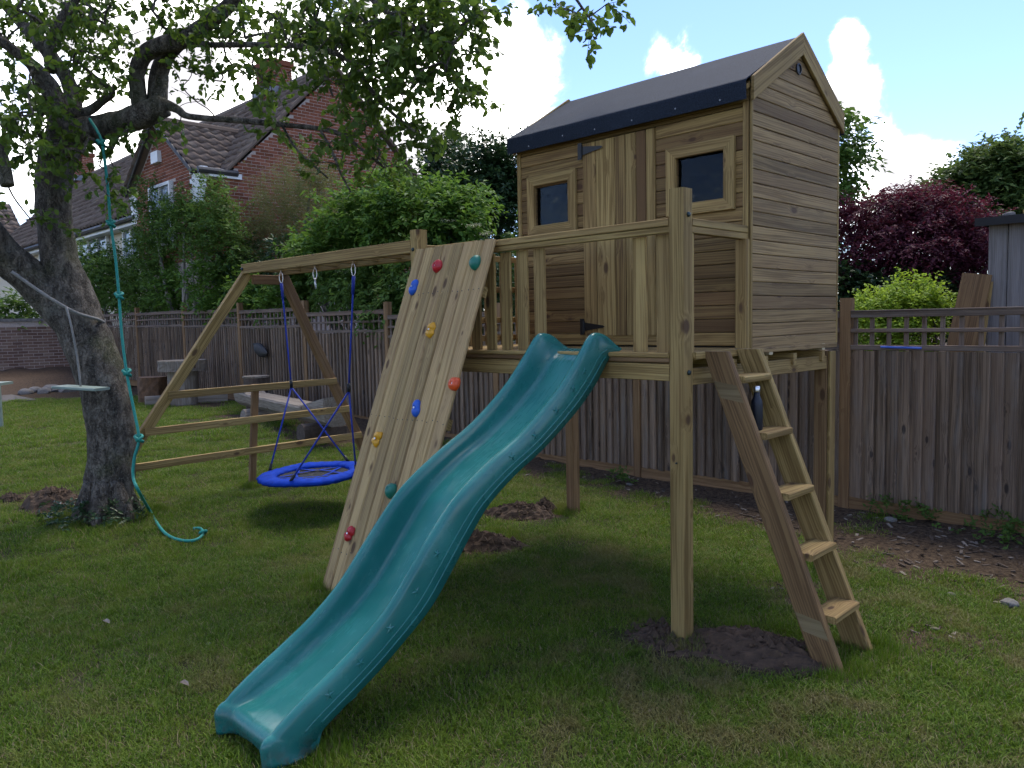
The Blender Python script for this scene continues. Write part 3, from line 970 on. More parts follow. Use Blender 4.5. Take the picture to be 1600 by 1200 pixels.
roofdeck = rf.build('roof', M_tile, house)
# verge, ridge, gutter
vm_ = MB()
vm_.tube([(HX + .07, HY0 + .12, HZE + .15), (HX + .07, HYM, HZR + .05)], .05, 6)
vm_.tube([(HX + .07, HY1 + e, HZE - .5 * SLd.z + .02), (HX + .07, HYM, HZR + .05)], .05, 6)
vm_.build('verge', M_tile, house)
rd = MB(); rd.tube([(HX + .08, HYM, HZR + .02), (HX2, HYM, HZR + .02)], .13, 8); rd.build('ridge_tiles', M_tile, house)
gu = MB(); gu.tube([(HX - 4.1, HY0 - e - .05, HZE - .47), (HX2, HY0 - e - .05, HZE - .47)], .075, 8); gu.build('gutter', M_dgut, house)
so_ = MB(); so_.box((HX2, HY0 - e + .02, HZE - .62), (HX - 4.1, HY0, HZE - .42)); so_.build('soffit', M_white, house)


def window(parent, xa, xb, za, zb, y, nx=2, lattice=False):
    w = MB()
    w.box((xa, y - .05, za), (xb, y + .03, zb))
    f = MB()
    fr_ = 0.07
    f.box((xa, y - .09, za), (xb, y - .0, za + fr_)); f.box((xa, y - .09, zb - fr_), (xb, y, zb))
    f.box((xa, y - .088, za + fr_), (xa + fr_, y, zb - fr_)); f.box((xb - fr_, y - .088, za + fr_), (xb, y, zb - fr_))
    for k in range(1, nx):
        xm = xa + (xb - xa) * k / nx
        f.box((xm - .045, y - .085, za + fr_), (xm + .045, y, zb - fr_))
    wo_ = f.build('window', M_white, parent)
    g_ = MB(); g_.box((xa + .02, y - .04, za + .02), (xb - .02, y - .02, zb - .02)); g_.build('pane', M_hglass, wo_)
    if lattice:
        l_ = MB()
        for k in range(-6, 12):
            x0 = xa + k * .2
            for s_ in (1, -1):
                p0 = Vector((x0, y - .045, za)); p1 = Vector((x0 + s_ * (zb - za) * .55, y - .045, zb))
                # clip to the frame
                pts_ = []
                for q in np.linspace(0, 1, 25):
                    pp = p0.lerp(p1, q)
                    if xa + .06 < pp.x < xb - .06: pts_.append(pp)
                if len(pts_) > 2: l_.tube([pts_[0], pts_[-1]], .005, 4)
        l_.build('lattice', M_white, wo_)
    return wo_


for xa, xb in ((-21.1, -19.9), (-25.0, -22.4), (-29.5, -27.2)):
    window(house, xa, xb, 3.7, 4.93, HY0 - .0, nx=3 if xb - xa > 2 else 2)

# front gable bay
BY = 4.1; BXa, BXb, BXM = -19.05, -15.35, -17.25; BZE, BZR = 5.35, 6.68
bay = MB()
bay.add([(BXa, BY + .007, 0), (BXb - .007, BY + .007, 0), (BXb - .007, BY + .007, BZE), (BXM, BY + .007, BZR - .05), (BXa, BY + .007, BZE), (BXb - .007, HY0 + .2, 0), (BXb - .007, HY0 + .2, BZE), (BXa, HY0 + .2, 0), (BXa, HY0 + .2, BZE)],
        [(4, 3, 2, 1, 0), (1, 2, 6, 5), (0, 7, 8, 4)])
bay.build('bay_wall', M_mort, house)
brick_field(house, (BXa, BY, 0), (1, 0, 0), (0, -1, 0), BXb - BXa, 3.3, BZR - .1, M_brick,
            lambda a, c, z: (z < BZE + (BZR - BZE) * min((a + c) / 2 / (BXM - BXa), (BXb - BXa - (a + c) / 2) / (BXb - BXM)) - .06) and not (-17.95 < BXa + (a + c) / 2 < -16.55 and 3.7 < z < 5.24))
brick_field(house, (BXb, BY, 0), (0, 1, 0), (1, 0, 0), HY0 - BY, 3.3, BZE, M_brick, lambda a, c, z: True)
brick_field(house, (BXb, HY0, 0), (1, 0, 0), (0, -1, 0), HX - BXb, 2.4, HZE - .1, M_brick, lambda a, c, z: True)
window(house, -17.92, -16.6, 3.75, 5.22, BY - .01, 2, True)
bs = (BZR - BZE)
for sgn, xe in ((1, BXb), (-1, BXa)):
    run = abs(xe - BXM)
    vd = Vector((-sgn * run, 0, bs)).normalized()
    L = math.hypot(run, bs) + .28
    ye = 6.6
    O = Vector((xe, 0, BZE)) - vd * .28
    if sgn > 0:
        tile_roof(house, (O.x, BY - .16, O.z), (0, 1, 0), vd, 2.6, L, keep=lambda u, v, O=O, vd=vd: True, single=True)
    else:
        tile_roof(house, (O.x, BY - .16 + 2.6, O.z), (0, -1, 0), vd, 2.6, L)
    rr_ = MB()
    rr_.add([(O.x, BY - .15, O.z - .02), (O.x, 6.4, O.z - .02), (BXM, 6.4, BZR), (BXM, BY - .15, BZR)], [(0, 1, 2, 3) if sgn > 0 else (3, 2, 1, 0)])
    rr_.build('bay_roof', M_tile, house)
    vb = MB(); vb.tube([(O.x, BY - .16, O.z), (BXM, BY - .16, BZR + .02)], .05, 6); vb.build('verge', M_dgut, house)
rd = MB(); rd.tube([(BXM, BY - .18, BZR + .05), (BXM, 6.3, BZR + .05)], .11, 8); rd.build('ridge_tiles', M_tile, house)
# white stepped corbels under the bay eaves
for xe, s_ in ((BXb, 1), (BXa, -1)):
    cb = MB()
    for k in range(7):
        z = BZE - .02 - k * .11
        d = .42 * (1 - k / 7) ** .8
        cb.box((xe - .12 - .12 * ((k + 1) % 2) if s_ > 0 else xe - .2 - d * .3, BY - .03, z - .105), (xe + d * .75 + .05 if s_ > 0 else xe + .14, BY + .13, z))
    cb.build('corbel', M_white, house)
gb = MB(); gb.box((BXb + .02, BY + .14, BZE - .24), (BXb + .42, HY0 + .5, BZE - .12)); gb.build('soffit', M_white, house)
gb = MB(); gb.tube([(BXb + .42, BY - .12, BZE - .12), (BXb + .42, HY0 + .4, BZE - .12)], .07, 8); gb.build('gutter', M_dgut, house)
ab = MB(); ab.box((-17.62, BY - .1, 5.75), (-17.2, BY, 6.02)); ab.build('alarm_box', M_white, house)
for (cx, cz) in ((-18.0, 8.95), (-34.6, 9.2)):
    ch = MB(); ch.box((cx - .42, HYM - .3, HZR - .5), (cx + .42, HYM + .3, cz - .12)); co_ = ch.build('chimney', M_mort, house)
    for nrm, O_, U_, wd in (((1, 0, 0), (cx + .43, HYM - .31, 0), (0, 1, 0), .62), ((0, -1, 0), (cx - .43, HYM - .31, 0), (1, 0, 0), .86)):
        brick_field(co_, O_, U_, nrm, wd, HZR - .2, cz - .1, M_brick, lambda a, c, z: True)
    cc = MB(); cc.box((cx - .48, HYM - .36, cz - .12), (cx + .48, HYM + .36, cz + .02)); cc.build('chimney_cap', M_brick, co_)
    lf = MB(); lf.box((cx - .45, HYM - .45, HZR - .12), (cx + .45, HYM + .33, HZR + .1)); lf.build('flashing', M_lead, co_)

# second, farther house at the left
h2 = thing('far_house', 'farther brick house with brown tiled roof seen left of the apple trunk', 'house', (-44, 4, 0))
c2 = MB(); c2.box((-52, 1.2, 0), (-40, 6.3, 5.6)); c2.build('wall', M_mort, h2)
brick_field(h2, (-39.98, 1.2, 0), (0, 1, 0), (1, 0, 0), 5.1, 2.2, 5.6, M_brick, lambda a, c, z: True)
brick_field(h2, (-46, 1.18, 0), (1, 0, 0), (0, -1, 0), 6.0, 2.2, 5.6, M_brick, lambda a, c, z: True)
for sgn in (1, -1):
    pass
tile_roof(h2, (-39.5, .9, 5.4), (0, 1, 0), (-1, 0, .75), 5.8, 4.4, tw=.34, tl=.4)
tile_roof(h2, (-46.5, .9 - .2, 5.4), (1, 0, 0), (0, 1, .75), 7.0, 3.8, tw=.34, tl=.4, keep=lambda u, v: True)
r2 = MB(); r2.add([(-39.6, .8, 5.35), (-39.6, 6.6, 5.35), (-43, 6.6, 7.9), (-43, .8, 7.9)], [(0, 1, 2, 3)]); r2.add([(-39.6, .8, 5.35), (-52, .8, 5.35), (-52, 3.8, 7.6), (-42.6, 3.8, 7.6)], [(3, 2, 1, 0)]); r2.build('roof', M_tile, h2)
wb = MB(); wb.box((-39.9, .95, 4.4), (-39.5, 1.2, 5.3)); wb.build('bargeboard', M_white, h2)

# ------------------------------------------------------------------ shed and boards over the fence
SY = 4.6
shed = thing('grey_shed', 'silvery grey board shed with black felt roof edge behind the trellis', 'shed', (1.6, 5.4, 0))
for k in range(14):
    x = 0.36 + k * .149
    beam('wall_board', (x, SY, 0.1), (x, SY, 2.52), .143, .02, M_shed, shed, (0, -1, 0), ch=.005)
for k in range(12):
    y = SY + .09 + k * .149
    beam('wall_board', (.285, y, 0.1), (.285, y, 2.52), .143, .02, M_shed, shed, (-1, 0, 0), ch=.005)
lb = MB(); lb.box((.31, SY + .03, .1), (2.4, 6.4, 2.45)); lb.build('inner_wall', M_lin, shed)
rb = MB(); rb.box((.20, SY - .1, 2.53), (2.6, 6.6, 2.585)); rb.build('roof', M_felt, shed)
fb_ = MB(); fb_.box((.195, SY - .125, 2.51), (2.6, SY - .102, 2.583)); fb_.build('roof_edge', M_black, shed)
o = beam('timber_offcut', (.52, SY + .1, 2.612), (1.3, SY + .25, 2.612), .09, .05, M_new, None, (0, 0, 1)); tag(o, 'short timber offcut lying on the shed roof', 'timber')
rock('broken_stone', (.42, SY + .05, 2.605), .045, M_stone, 77, 'pale broken lump lying on the edge of the shed roof', sq=(1.2, .8, .8))['category'] = 'rubble'
for (pa_, pb_, y0_, y1_, w, mm, lab) in (((1495, 575), (1527, 428), 4.36, 4.5, .24, M_step, 'wide brown board leaning against the grey shed'), ((1525, 575), (1543, 440), 4.45, 4.55, .09, M_new, 'narrow pale plank leaning between the brown board and shed'), ((1508, 575), (1532, 470), 4.55, 4.57, .16, M_log, 'shorter weathered board leaning behind the brown board')):
    a_ = on_y(*pa_, y0_); b_ = on_y(*pb_, y1_); a_ = b_ + (a_ - b_) * ((b_.z - .03) / (b_.z - a_.z))
    o = beam('leaning_board', a_, b_, w, .02, mm, None, (0.1, -1, 0)); tag(o, lab, 'board')
o = beam('blue_strip', on_y(1376, 542, 3.46), on_y(1440, 544, 3.46), .018, .01, simple('blue_plastic', (.05, .12, .5), .5), None, (0, -1, 0)); tag(o, 'thin blue plastic strip lying along the fence rail below the trellis', 'strip')

# ------------------------------------------------------------------ playhouse tower
DZ = 1.565
LX, BKY = -2.19, 1.80
tower = thing('play_platform', 'raised wooden deck on posts with railing, carrying the playhouse', 'platform', (-1.1, .9, 0))
P9 = 0.09
for (x, y, zt) in ((0, 0, POST_H), (LX, 0, POST_H), (-2.32, BKY, 1.50), (0.0, BKY - .04, 1.50)):
    po = beam('post', (x, y, ground_at(x, y) - .05), (x, y, zt), P9, P9, M_new if y < 1 else M_brown, tower, (0, -1, 0), ch=.005)
pl = beam('post_facing', (.058, BKY - .04, .0), (.058, BKY - .04, 1.5), .085, .022, M_new, tower, (1, 0, 0))


def bolt(parent, c, nrm, r=.014):
    b = MB(); n_ = Vector(nrm); M = frame((0, 0, 0), n_.orthogonal(), n_); M.translation = Vector(c)
    b.lathe([(r, 0), (r, .004), (r * .8, .009), (r * .35, .011)], 12, None)
    return b.build('bolt', M_bolt, parent, M, smooth=True, local=True)


bolt(tower, (.046, .0, 2.28), (1, 0, 0)); bolt(tower, (.046, 0, 1.46), (1, 0, 0)); bolt(tower, (LX - .01, -.046, 2.275), (0, -1, 0)); bolt(tower, (-.0, -.046, .98), (0, -1, 0), .005)
# beams
beam('front_beam', (LX + .045, -.022, 1.46), (-.046, -.022, 1.46), .09, .045, M_new, tower, (0, -1, 0))
beam('rear_beam', (LX - .1, BKY, 1.455), (-.0, BKY, 1.455), .09, .04, M_new, tower, (0, 1, 0))
beam('side_beam', (.022, .046, 1.435), (.022, BKY - .09, 1.425), .088, .045, M_new, tower, (1, 0, 0))
beam('side_beam', (LX - .022, .046, 1.46), (LX - .022, BKY - .05, 1.46), .09, .04, M_new, tower, (1, 0, 0))
for y in (.45, .82, 1.2, 1.62):
    beam('joist', (LX, y, 1.475), (.062, y, 1.475), .07, .045, M_new, tower, (0, 1, 0))
# deck boards run across the front
nb = 20
for k in range(nb):
    y = -.012 + k * .0945
    xe = .052 if .047 < y < .62 else (-.047 if y < .047 else .03)
    beam('deck_board', (LX - .03 if k > 0 else LX + .047, y, DZ - .014), (xe, y, DZ - .014), .09, .026, M_new, tower, (0, 0, 1), ch=.005)
beam('fascia_strip', (LX + .047, -.03, 1.525), (-.048, -.03, 1.525), .028, .03, M_brown, tower, (0, -1, 0))
beam('side_fascia', (.045, .05, 1.545), (.045, .64, 1.545), .04, .03, M_new, tower, (1, 0, 0))
# rails
beam('rail', (LX + .046, -.022, 2.248), (-.046, -.022, 2.248), .046, .04, M_new, tower, (0, 0, 1))
beam('rail', (LX + .046, -.018, 2.21), (-.046, -.018, 2.21), .036, .034, M_new, tower, (0, 0, 1))
beam('rail', (.02, .046, 2.245), (.02, .628, 2.245), .05, .04, M_new, tower, (0, 0, 1))
beam('rail', (.02, .046, 2.206), (.02, .628, 2.206), .044, .036, M_new, tower, (0, 0, 1))
beam('rail_post', (.018, .612, DZ), (.018, .612, 2.188), .072, .045, M_new, tower, (0, 1, 0))
beam('batten', (.026, .058, DZ), (.026, .058, 2.188), .022, .028, M_new, tower, (0, 1, 0))
for xc, w in ((-1.46, .088), (-1.605, .088), (-1.75, .088), (-1.9, .088), (-2.04, .088), (-1.315, .09), (-1.168, .095), (-1.02, .09), (-.268, .09), (-.115, .085)):
    beam('baluster', (xc, .012, DZ), (xc, .012, 2.19), w, .02, M_new, tower, (0, -1, 0))
for z in (2.24, 2.0, 1.76, 1.62):
    beam('rail', (LX - .02, .046, z), (LX - .02, BKY, z), .045, .03, M_new, tower, (1, 0, 0))
beam('rail_post', (LX - .0, BKY - .02, 1.5), (LX - .0, BKY - .02, 2.27), .07, .045, M_new, tower, (0, 1, 0))
for k in range(10):
    y = .16 + k * .17
    beam('baluster', (LX + .006, y, DZ), (LX + .006, y, 2.22), .085, .02, M_new, tower, (1, 0, 0))
beam('rail', (LX, BKY, 2.24), (-1.83, BKY, 2.24), .045, .03, M_new, tower, (0, 1, 0))
beam('rail', (LX, BKY, 1.9), (-1.83, BKY, 1.9), .045, .03, M_new, tower, (0, 1, 0))

# playhouse
HX0, HX1_, PY0, PY1 = -1.80, 0.05, .65, 1.83
ZB, ZE, ZR, PYM = 1.575, 3.075, 3.43, 1.24
PS = (ZR - ZE) / (PYM - PY0)
ph = thing('playhouse', 'wooden clad playhouse with dark felt roof on the raised deck', 'playhouse', (-.87, 1.24, DZ))
PITCH = .0805
winL = (-1.63, -1.31, 2.43, 2.712)
winR = (-.437, -.11, 2.44, 2.718)
door = (-1.18, -.592, 1.645, 2.945)


def rowsegs(x0, x1, za, zb, holes):
    segs = [(x0, x1)]
    for (hx0, hx1, hz0, hz1) in holes:
        ov = min(zb, hz1) - max(za, hz0)
        if ov > 0.012:
            ns_ = []
            for a, b_ in segs:
                if hx1 <= a or hx0 >= b_: ns_.append((a, b_)); continue
                if hx0 - a > .015: ns_.append((a, hx0))
                if b_ - hx1 > .015: ns_.append((hx1, b_))
            segs = ns_
    return segs


nrow = int(math.ceil((ZE - ZB) / PITCH))
for k in range(nrow):
    za = ZB + k * PITCH; zb = min(za + PITCH - .0022, ZE - .02)
    if zb - za < .02: continue
    for a, b_ in rowsegs(HX0 + .012, HX1_ - .04, za, zb, (winL, winR, door)):
        beam('cladding_board', (a, PY0, (za + zb) / 2), (b_, PY0, (za + zb) / 2), zb - za, .018, M_clad, ph, (0, -1, 0), ch=.0045)
zt = ZB - .03; k = 0
while zt < ZR - .08:
    za = zt; zb = za + PITCH - .0025
    zm = (za + zb) / 2
    hw = min(PYM - PY0 - .004, (ZR - .035 - zm) / PS)
    sh_ = 0 if hw >= PYM - PY0 - .005 else 1 / PS
    for xw, nrm, xd in ((HX1_, 1, 1), (HX0, -1, -1)):
        if hw > .04:
            M = frame((xw, PYM, zm), (0, xd, 0), (nrm, 0, 0))
            plank('cladding_board', 2 * hw, zb - za, .018, M_cladg, M, ph, ch=.0045, s0=sh_, s1=-sh_)
    zt += PITCH; k += 1
for k in range(nrow):
    za = ZB + k * PITCH; zb = min(za + PITCH - .0022, ZE - .02)
    if zb - za > .02:
        beam('cladding_board', (HX1_ - .012, PY1, (za + zb) / 2), (HX0 + .012, PY1, (za + zb) / 2), zb - za, .018, M_clad, ph, (0, 1, 0), ch=.004)
# dark lining added to stop light leaking between the boards, with window openings
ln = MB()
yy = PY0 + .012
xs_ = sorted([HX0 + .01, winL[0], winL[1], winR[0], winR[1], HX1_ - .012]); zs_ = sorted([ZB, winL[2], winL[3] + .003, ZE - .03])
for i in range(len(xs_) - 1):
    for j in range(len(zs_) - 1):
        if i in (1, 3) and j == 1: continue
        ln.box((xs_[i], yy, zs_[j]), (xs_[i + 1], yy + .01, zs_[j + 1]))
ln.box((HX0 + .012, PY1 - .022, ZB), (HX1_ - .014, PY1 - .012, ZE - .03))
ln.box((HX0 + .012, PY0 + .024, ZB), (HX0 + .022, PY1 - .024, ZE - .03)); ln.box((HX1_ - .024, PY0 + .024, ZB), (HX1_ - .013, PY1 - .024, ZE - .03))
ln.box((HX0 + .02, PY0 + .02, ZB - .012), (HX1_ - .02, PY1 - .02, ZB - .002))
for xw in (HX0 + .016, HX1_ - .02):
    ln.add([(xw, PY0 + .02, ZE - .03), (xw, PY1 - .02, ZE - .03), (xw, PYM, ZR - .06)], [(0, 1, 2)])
ln.build('light_stop_lining', M_lin, ph)
beam('floor_bearer', (HX0, PY0 + .02, ZB - .035), (HX1_ - .005, PY0 + .02, ZB - .035), .03, .03, M_new, ph, (0, -1, 0))
for y in (.88, 1.62):
    beam('bearer_end', (-.1, y, 1.535), (.062, y, 1.535), .045, .042, M_pale, ph, (0, 0, 1))
beam('bottom_trim', (HX1_ + .004, PY0, 1.545), (HX1_ + .004, PY1 - .0, 1.54), .03, .02, M_cladg, ph, (1, 0, 0))
# corner trims
beam('corner_trim', (.027, PY0 - .014, ZB - .02), (.027, PY0 - .014, 3.04), .036, .02, M_new, ph, (0, -1, 0))
beam('corner_trim', (.0555, PY0 - .006, ZB - .02), (.0555, PY0 - .006, 3.02), .022, .014, M_new, ph, (1, 0, 0))
beam('corner_trim', (HX0 + .012, PY0 - .014, ZB - .02), (HX0 + .012, PY0 - .014, 2.99), .032, .02, M_new, ph, (0, -1, 0))
beam('corner_trim', (.0555, PY1 - .0, ZB - .02), (.0555, PY1 - .0, 3.03), .022, .014, M_new, ph, (1, 0, 0))
beam('eave_board', (HX0 + .01, PY0 - .018, 3.0), (.046, PY0 - .018, 3.0), .075, .018, M_clad, ph, (0, -1, 0))
# window frames and panes
for (x0, x1, z0, z1) in (winL, winR):
    fo = .07
    yf = PY0 - .02
    def mitre(pa, pb, inward, nm='window_frame'):
        pa = Vector(pa); pb = Vector(pb)
        zd = Vector((0, -1, 0)); xd = (pb - pa).normalized(); yd = zd.cross(xd)
        s_ = 1 if yd.dot(Vector(inward)) > 0 else -1
        L = (pb - pa).length - fo
        c = (pa + pb) / 2 + Vector(inward) * fo / 2
        return plank(nm, L, fo, .026, M_new, frame(c, xd, zd), win_, ch=.003, s0=s_, s1=-s_)
    X0, X1, Z0, Z1 = x0 - fo, x1 + fo, z0 - fo, z1 + fo
    g_ = MB(); g_.box((x0 - .01, PY0 + .004, z0 - .01), (x1 + .01, PY0 + .008, z1 + .01)); win_ = g_.build('window', M_glass, ph)
    f_ = [mitre((X0, yf, Z0), (X1, yf, Z0), (0, 0, 1)), mitre((X0, yf, Z1), (X1, yf, Z1), (0, 0, -1)), mitre((X0, yf, Z0), (X0, yf, Z1), (1, 0, 0)), mitre((X1, yf, Z0), (X1, yf, Z1), (-1, 0, 0))]
# door
dx = [door[0], -1.065, -.905, -.82, -.735, -.66, door[1]]
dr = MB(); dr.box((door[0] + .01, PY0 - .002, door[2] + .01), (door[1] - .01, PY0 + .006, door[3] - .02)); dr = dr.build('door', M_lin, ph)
for i in range(6):
    a, b_ = dx[i] + .001, dx[i + 1] - .002
    beam('door_board', ((a + b_) / 2, PY0 - .014, door[2] - .005), ((a + b_) / 2, PY0 - .014, door[3] - .012), b_ - a, .022, M_clad if i in (0, 2, 4) else M_new, dr, (0, -1, 0), ch=.004)
for z in (2.885, 1.70):
    hb = MB(); y = PY0 - .031
    hb.box((door[0] - .03, y - .004, z - .055), (door[0] + .004, y, z + .055))
    hb.add([(door[0] + .004, y - .004, z + .03), (door[0] + .004, y - .004, z - .03), (door[0] + .17, y - .004, z - .008), (door[0] + .185, y - .004, z), (door[0] + .17, y - .004, z + .008)], [(0, 1, 2, 3, 4)])
    hb.tube([(door[0] + .004, y - .006, z - .04), (door[0] + .004, y - .006, z + .04)], .008, 8)
    hb.build('hinge', M_black, dr)
# roof felt: folded over the eaves
def felt_profile(off):
    pts = [(PY0 - .075, 2.962), (PY0 - .078, 3.0), (PY0 - .081, 3.055), (PY0 - .079, 3.064), (PY0 - .072, 3.070), (PY0 - .02, 3.099)]
    sl_ = (ZR + .02 - 3.099) / (PYM - (PY0 - .02))
    for q in np.linspace(.06, .97, 10):
        pts.append((PY0 - .02 + (PYM - PY0 + .02) * q, 3.099 + (ZR + .02 - 3.099) * q ))
    pts.append((PYM, ZR + .02))
    full = pts + [(2 * PYM - y, z) for y, z in pts[-2::-1]]
    return full
fm = MB(); prof = felt_profile(0); nX = 24
xsr = np.linspace(HX0 - .036, .062, nX)
for x in xsr:
    for i, (y, z) in enumerate(prof):
        wv = .0012 * math.sin(x * 7 + i * .3) + .0008 * math.sin(x * 17 + i * .2)
        low = 1 if z < 3.02 else .4
        fm.v.append((x, y - wv * low * .7 * (1 if y < PYM else -1), z + wv * .3)); fm.a.append(.5)
npf = len(prof)
for i in range(nX - 1):
    for j in range(npf - 1):
        fm.f.append((i * npf + j, i * npf + j + 1, (i + 1) * npf + j + 1, (i + 1) * npf + j))
fo_ = fm.build('roof_felt', M_felt, ph)
sd = fo_.modifiers.new('thickness', 'SOLIDIFY'); sd.thickness = .007; sd.offset = -1
dk = MB()
for s_ in (1, -1):
    y0 = PYM - s_ * (PYM - PY0 + .06)
    dk.add([(HX0 - .012, y0, 3.045), (.055, y0, 3.045), (.055, PYM, ZR - .005), (HX0 - .012, PYM, ZR - .005), (HX0 - .012, y0, 3.02), (.055, y0, 3.02), (.055, PYM, ZR - .03), (HX0 - .012, PYM, ZR - .03)],
           [(0, 1, 2, 3), (4, 7, 6, 5), (0, 4, 5, 1), (1, 5, 6, 2), (3, 7, 4, 0)])
dk.build('roof_board', M_new, ph)
for x in (-1.62, -1.3, -1.02, -.72, -.4, -.1):
    nb_ = MB(); M = frame((x, PY0 - .083, 2.995 + .01 * math.sin(x * 9)), (1, 0, 0), (0, -1, 0)); nb_.lathe([(.006, 0), (.005, .003)], 8); nb_.build('clout_nail', M_lead, ph, M, local=True)
# barge boards
for xw, nrm in ((.074, 1), (HX0 - .0225, -1)):
    for s_ in (1, -1):
        y0 = PYM - s_ * (PYM - PY0 + .03)
        pa = Vector((xw, y0, 3.028)); pb = Vector((xw, PYM, ZR - .022))
        k_ = (pb.z - pa.z) / abs(pb.y - pa.y)
        beam('barge_board', pa, pb, .115, .02, M_new, ph, (nrm, 0, 0), ch=.003, s1=-(Vector((nrm, 0, 0)).cross((pb - pa).normalized()).y) / (pb - pa).normalized().y, s0=-(Vector((nrm, 0, 0)).cross((pb - pa).normalized()).y) / (pb - pa).normalized().y)
vt = MB(); M = frame((.062, 1.215, 3.255), (0, 1, 0), (1, 0, 0)); vt.lathe([(.034, 0), (.034, .006), (.026, .008), (.025, .002), (.0, .002)], 20, cap=False); vt.build('round_vent', M_black, ph, M, local=True)

# ------------------------------------------------------------------ ladder
M_band = wood('unstained_stringer', (0.22, 0.165, 0.085), (0.14, 0.10, 0.048), tint=(0.11, 0.06, 0.03), tint_amt=0.2, val=(0.9, 1.05), kn=0.1)
lad = thing('ladder', 'wooden step ladder with flat treads leaning on the side of the deck', 'ladder', (.75, .3, 0))
def stringer(y0, xt, xf, mat):
    # horizontal cuts top and bottom: width measured across
    top = Vector((xt[0] + (xt[1] - xt[0]) / 2, y0, 1.565)); bot = Vector(((xf[0] + xf[1]) / 2, y0, -.03))
    d = (top - bot); ang = math.atan2(d.z, -d.x)
    W = .145 * math.sin(ang)
    xd = d.normalized(); zd = Vector((0, -1, 0)); yd = zd.cross(xd)
    s_ = -yd.z / xd.z   # keeps the end level
    return plank('stringer', d.length, W, .045, mat, frame((top + bot) / 2, xd, zd), lad, ch=.006, s0=s_, s1=s_)
st1 = stringer(.165, (.045, .182), (.672, .828), M_step)
st2 = stringer(.50, (.05, .19), (.69, .835), M_new)
for k, (z, x) in enumerate(((1.435, .20), (1.146, .325), (.846, .445), (.556, .568), (.266, .69))):
    beam('tread', (x, .188, z - .018), (x, .478, z - .018), .135, .036, M_new, lad, (0, 0, 1), ch=.006)
# pale bands where stakes were tied to the stringer
for z0, z1 in ((1.30, 1.41), (.155, .265)):
    xt_, xb_ = .1135, .750
    def cx(z): return xt_ + (xb_ - xt_) * (1.565 - z) / 1.595
    bd = MB(); h_ = .0725; y = .1422
    bd.add([(cx(z0) - h_ + .006, y, z0 + .02), (cx(z0) + h_ - .006, y, z0), (cx(z1) + h_ - .006, y, z1 - .02), (cx(z1) - h_ + .006, y, z1)], [(0, 1, 2, 3)])
    bd.build('unstained_band', M_band, lad)

# steel bottle on the second tread
bt = thing('water_bottle', 'navy blue steel water bottle with silver cap standing on a ladder tread', 'bottle', (0.285, .28, 1.147))
b = MB(); b.lathe([(.0, 0), (.029, 0), (.031, .005), (.031, .13), (.0285, .152), (.019, .174), (.015, .187), (.015, .2)], 24); b.build('body', M_navy, bt, Matrix.Translation((0.285, .28, 1.147)), True, True)
b = MB(); b.lathe([(.0165, .2), (.017, .202), (.017, .228), (.0148, .232), (0, .232)], 24); b.build('cap', M_steel, bt, Matrix.Translation((0.285, .28, 1.147)), True, True)

# ------------------------------------------------------------------ slide
SR, SLf = -.468, -.868
rimP = [(.075, 1.577), (.02, 1.607), (-.05, 1.652), (-.12, 1.672), (-.19, 1.655), (-.31, 1.525), (-.465, 1.375), (-.71, 1.200), (-.97, 1.065), (-1.19, .93), (-1.33, .80), (-1.45, .67), (-1.58, .53), (-1.72, .42), (-1.88, .325), (-2.02, .25), (-2.12, .19), (-2.165, .155)]
botP = [(.05, 1.567), (.0, 1.555), (-.04, 1.535), (-.075, 1.50), (-.11, 1.46), (-.20, 1.365), (-.36, 1.24), (-.60, 1.09), (-.82, .98), (-1.0, .865), (-1.11, .755), (-1.227, .62), (-1.37, .464), (-1.54, .342), (-1.70, .243), (-1.86, .16), (-1.95, .11), (-1.99, .075)]
K = 6
rim, _ = catmull([Vector((0, a, b_)) for a, b_ in rimP], [0] * len(rimP), K)
bot, _ = catmull([Vector((0, a, b_)) for a, b_ in botP], [0] * len(botP), K)
ns = len(rim)
tt = [i / (ns - 1) for i in range(ns)]
bedf = [float(np.interp(u, [0, .06, .14, .22, .5, .75, .88, .95, 1.0], [.35, .75, .85, .80, .74, .74, .66, .50, .26])) for u in tt]
sl_thing = thing('slide', 'wavy teal plastic slide running from the deck down to the lawn', 'slide', ((SR + SLf) / 2, -1.9, 0))
xo0, xo1 = SLf - .026, SR + .026
sb = MB()
prevn = None
def section(i):
    r = rim[i]; b_ = bot[i]; q = bedf[i]
    bed = r.lerp(b_, q)
    out = []
    for side in (0, 1):
        xo = xo0 if side == 0 else xo1
        s_ = 1 if side == 0 else -1
        P_ = [(xo, b_, 0), (xo, r.lerp(b_, .5), 0), (xo + s_ * .002, r.lerp(b_, .12), 0), (xo + s_ * .010, r.lerp(b_, .03), 0), (xo + s_ * .022, r, 0), (xo + s_ * .036, r.lerp(b_, .02), 0), (xo + s_ * .046, r.lerp(b_, .09), 0),
              (xo + s_ * .053, r.lerp(bed, .5), 0), (xo + s_ * .062, r.lerp(bed, .86), 0), (xo + s_ * .075, r.lerp(bed, .965), 0), (xo + s_ * .10, bed, 0)]
        pts_ = [Vector((x, p_.y, p_.z)) for x, p_, _ in P_]
        out.append(pts_)
    return out[0] + [Vector(((xo0 + xo1) / 2, bed.y, bed.z - .004))] + out[1][::-1]
secs = [section(i) for i in range(ns)]
# rolled lip at the foot end
last = secs[-1]
nsec = len(last)
for sec in secs:
    for p_ in sec: sb.v.append(tuple(p_)); sb.a.append(.5)
for i in range(ns - 1):
    for j in range(nsec - 1):
        sb.f.append((i * nsec + j, i * nsec + j + 1, (i + 1) * nsec + j + 1, (i + 1) * nsec + j))
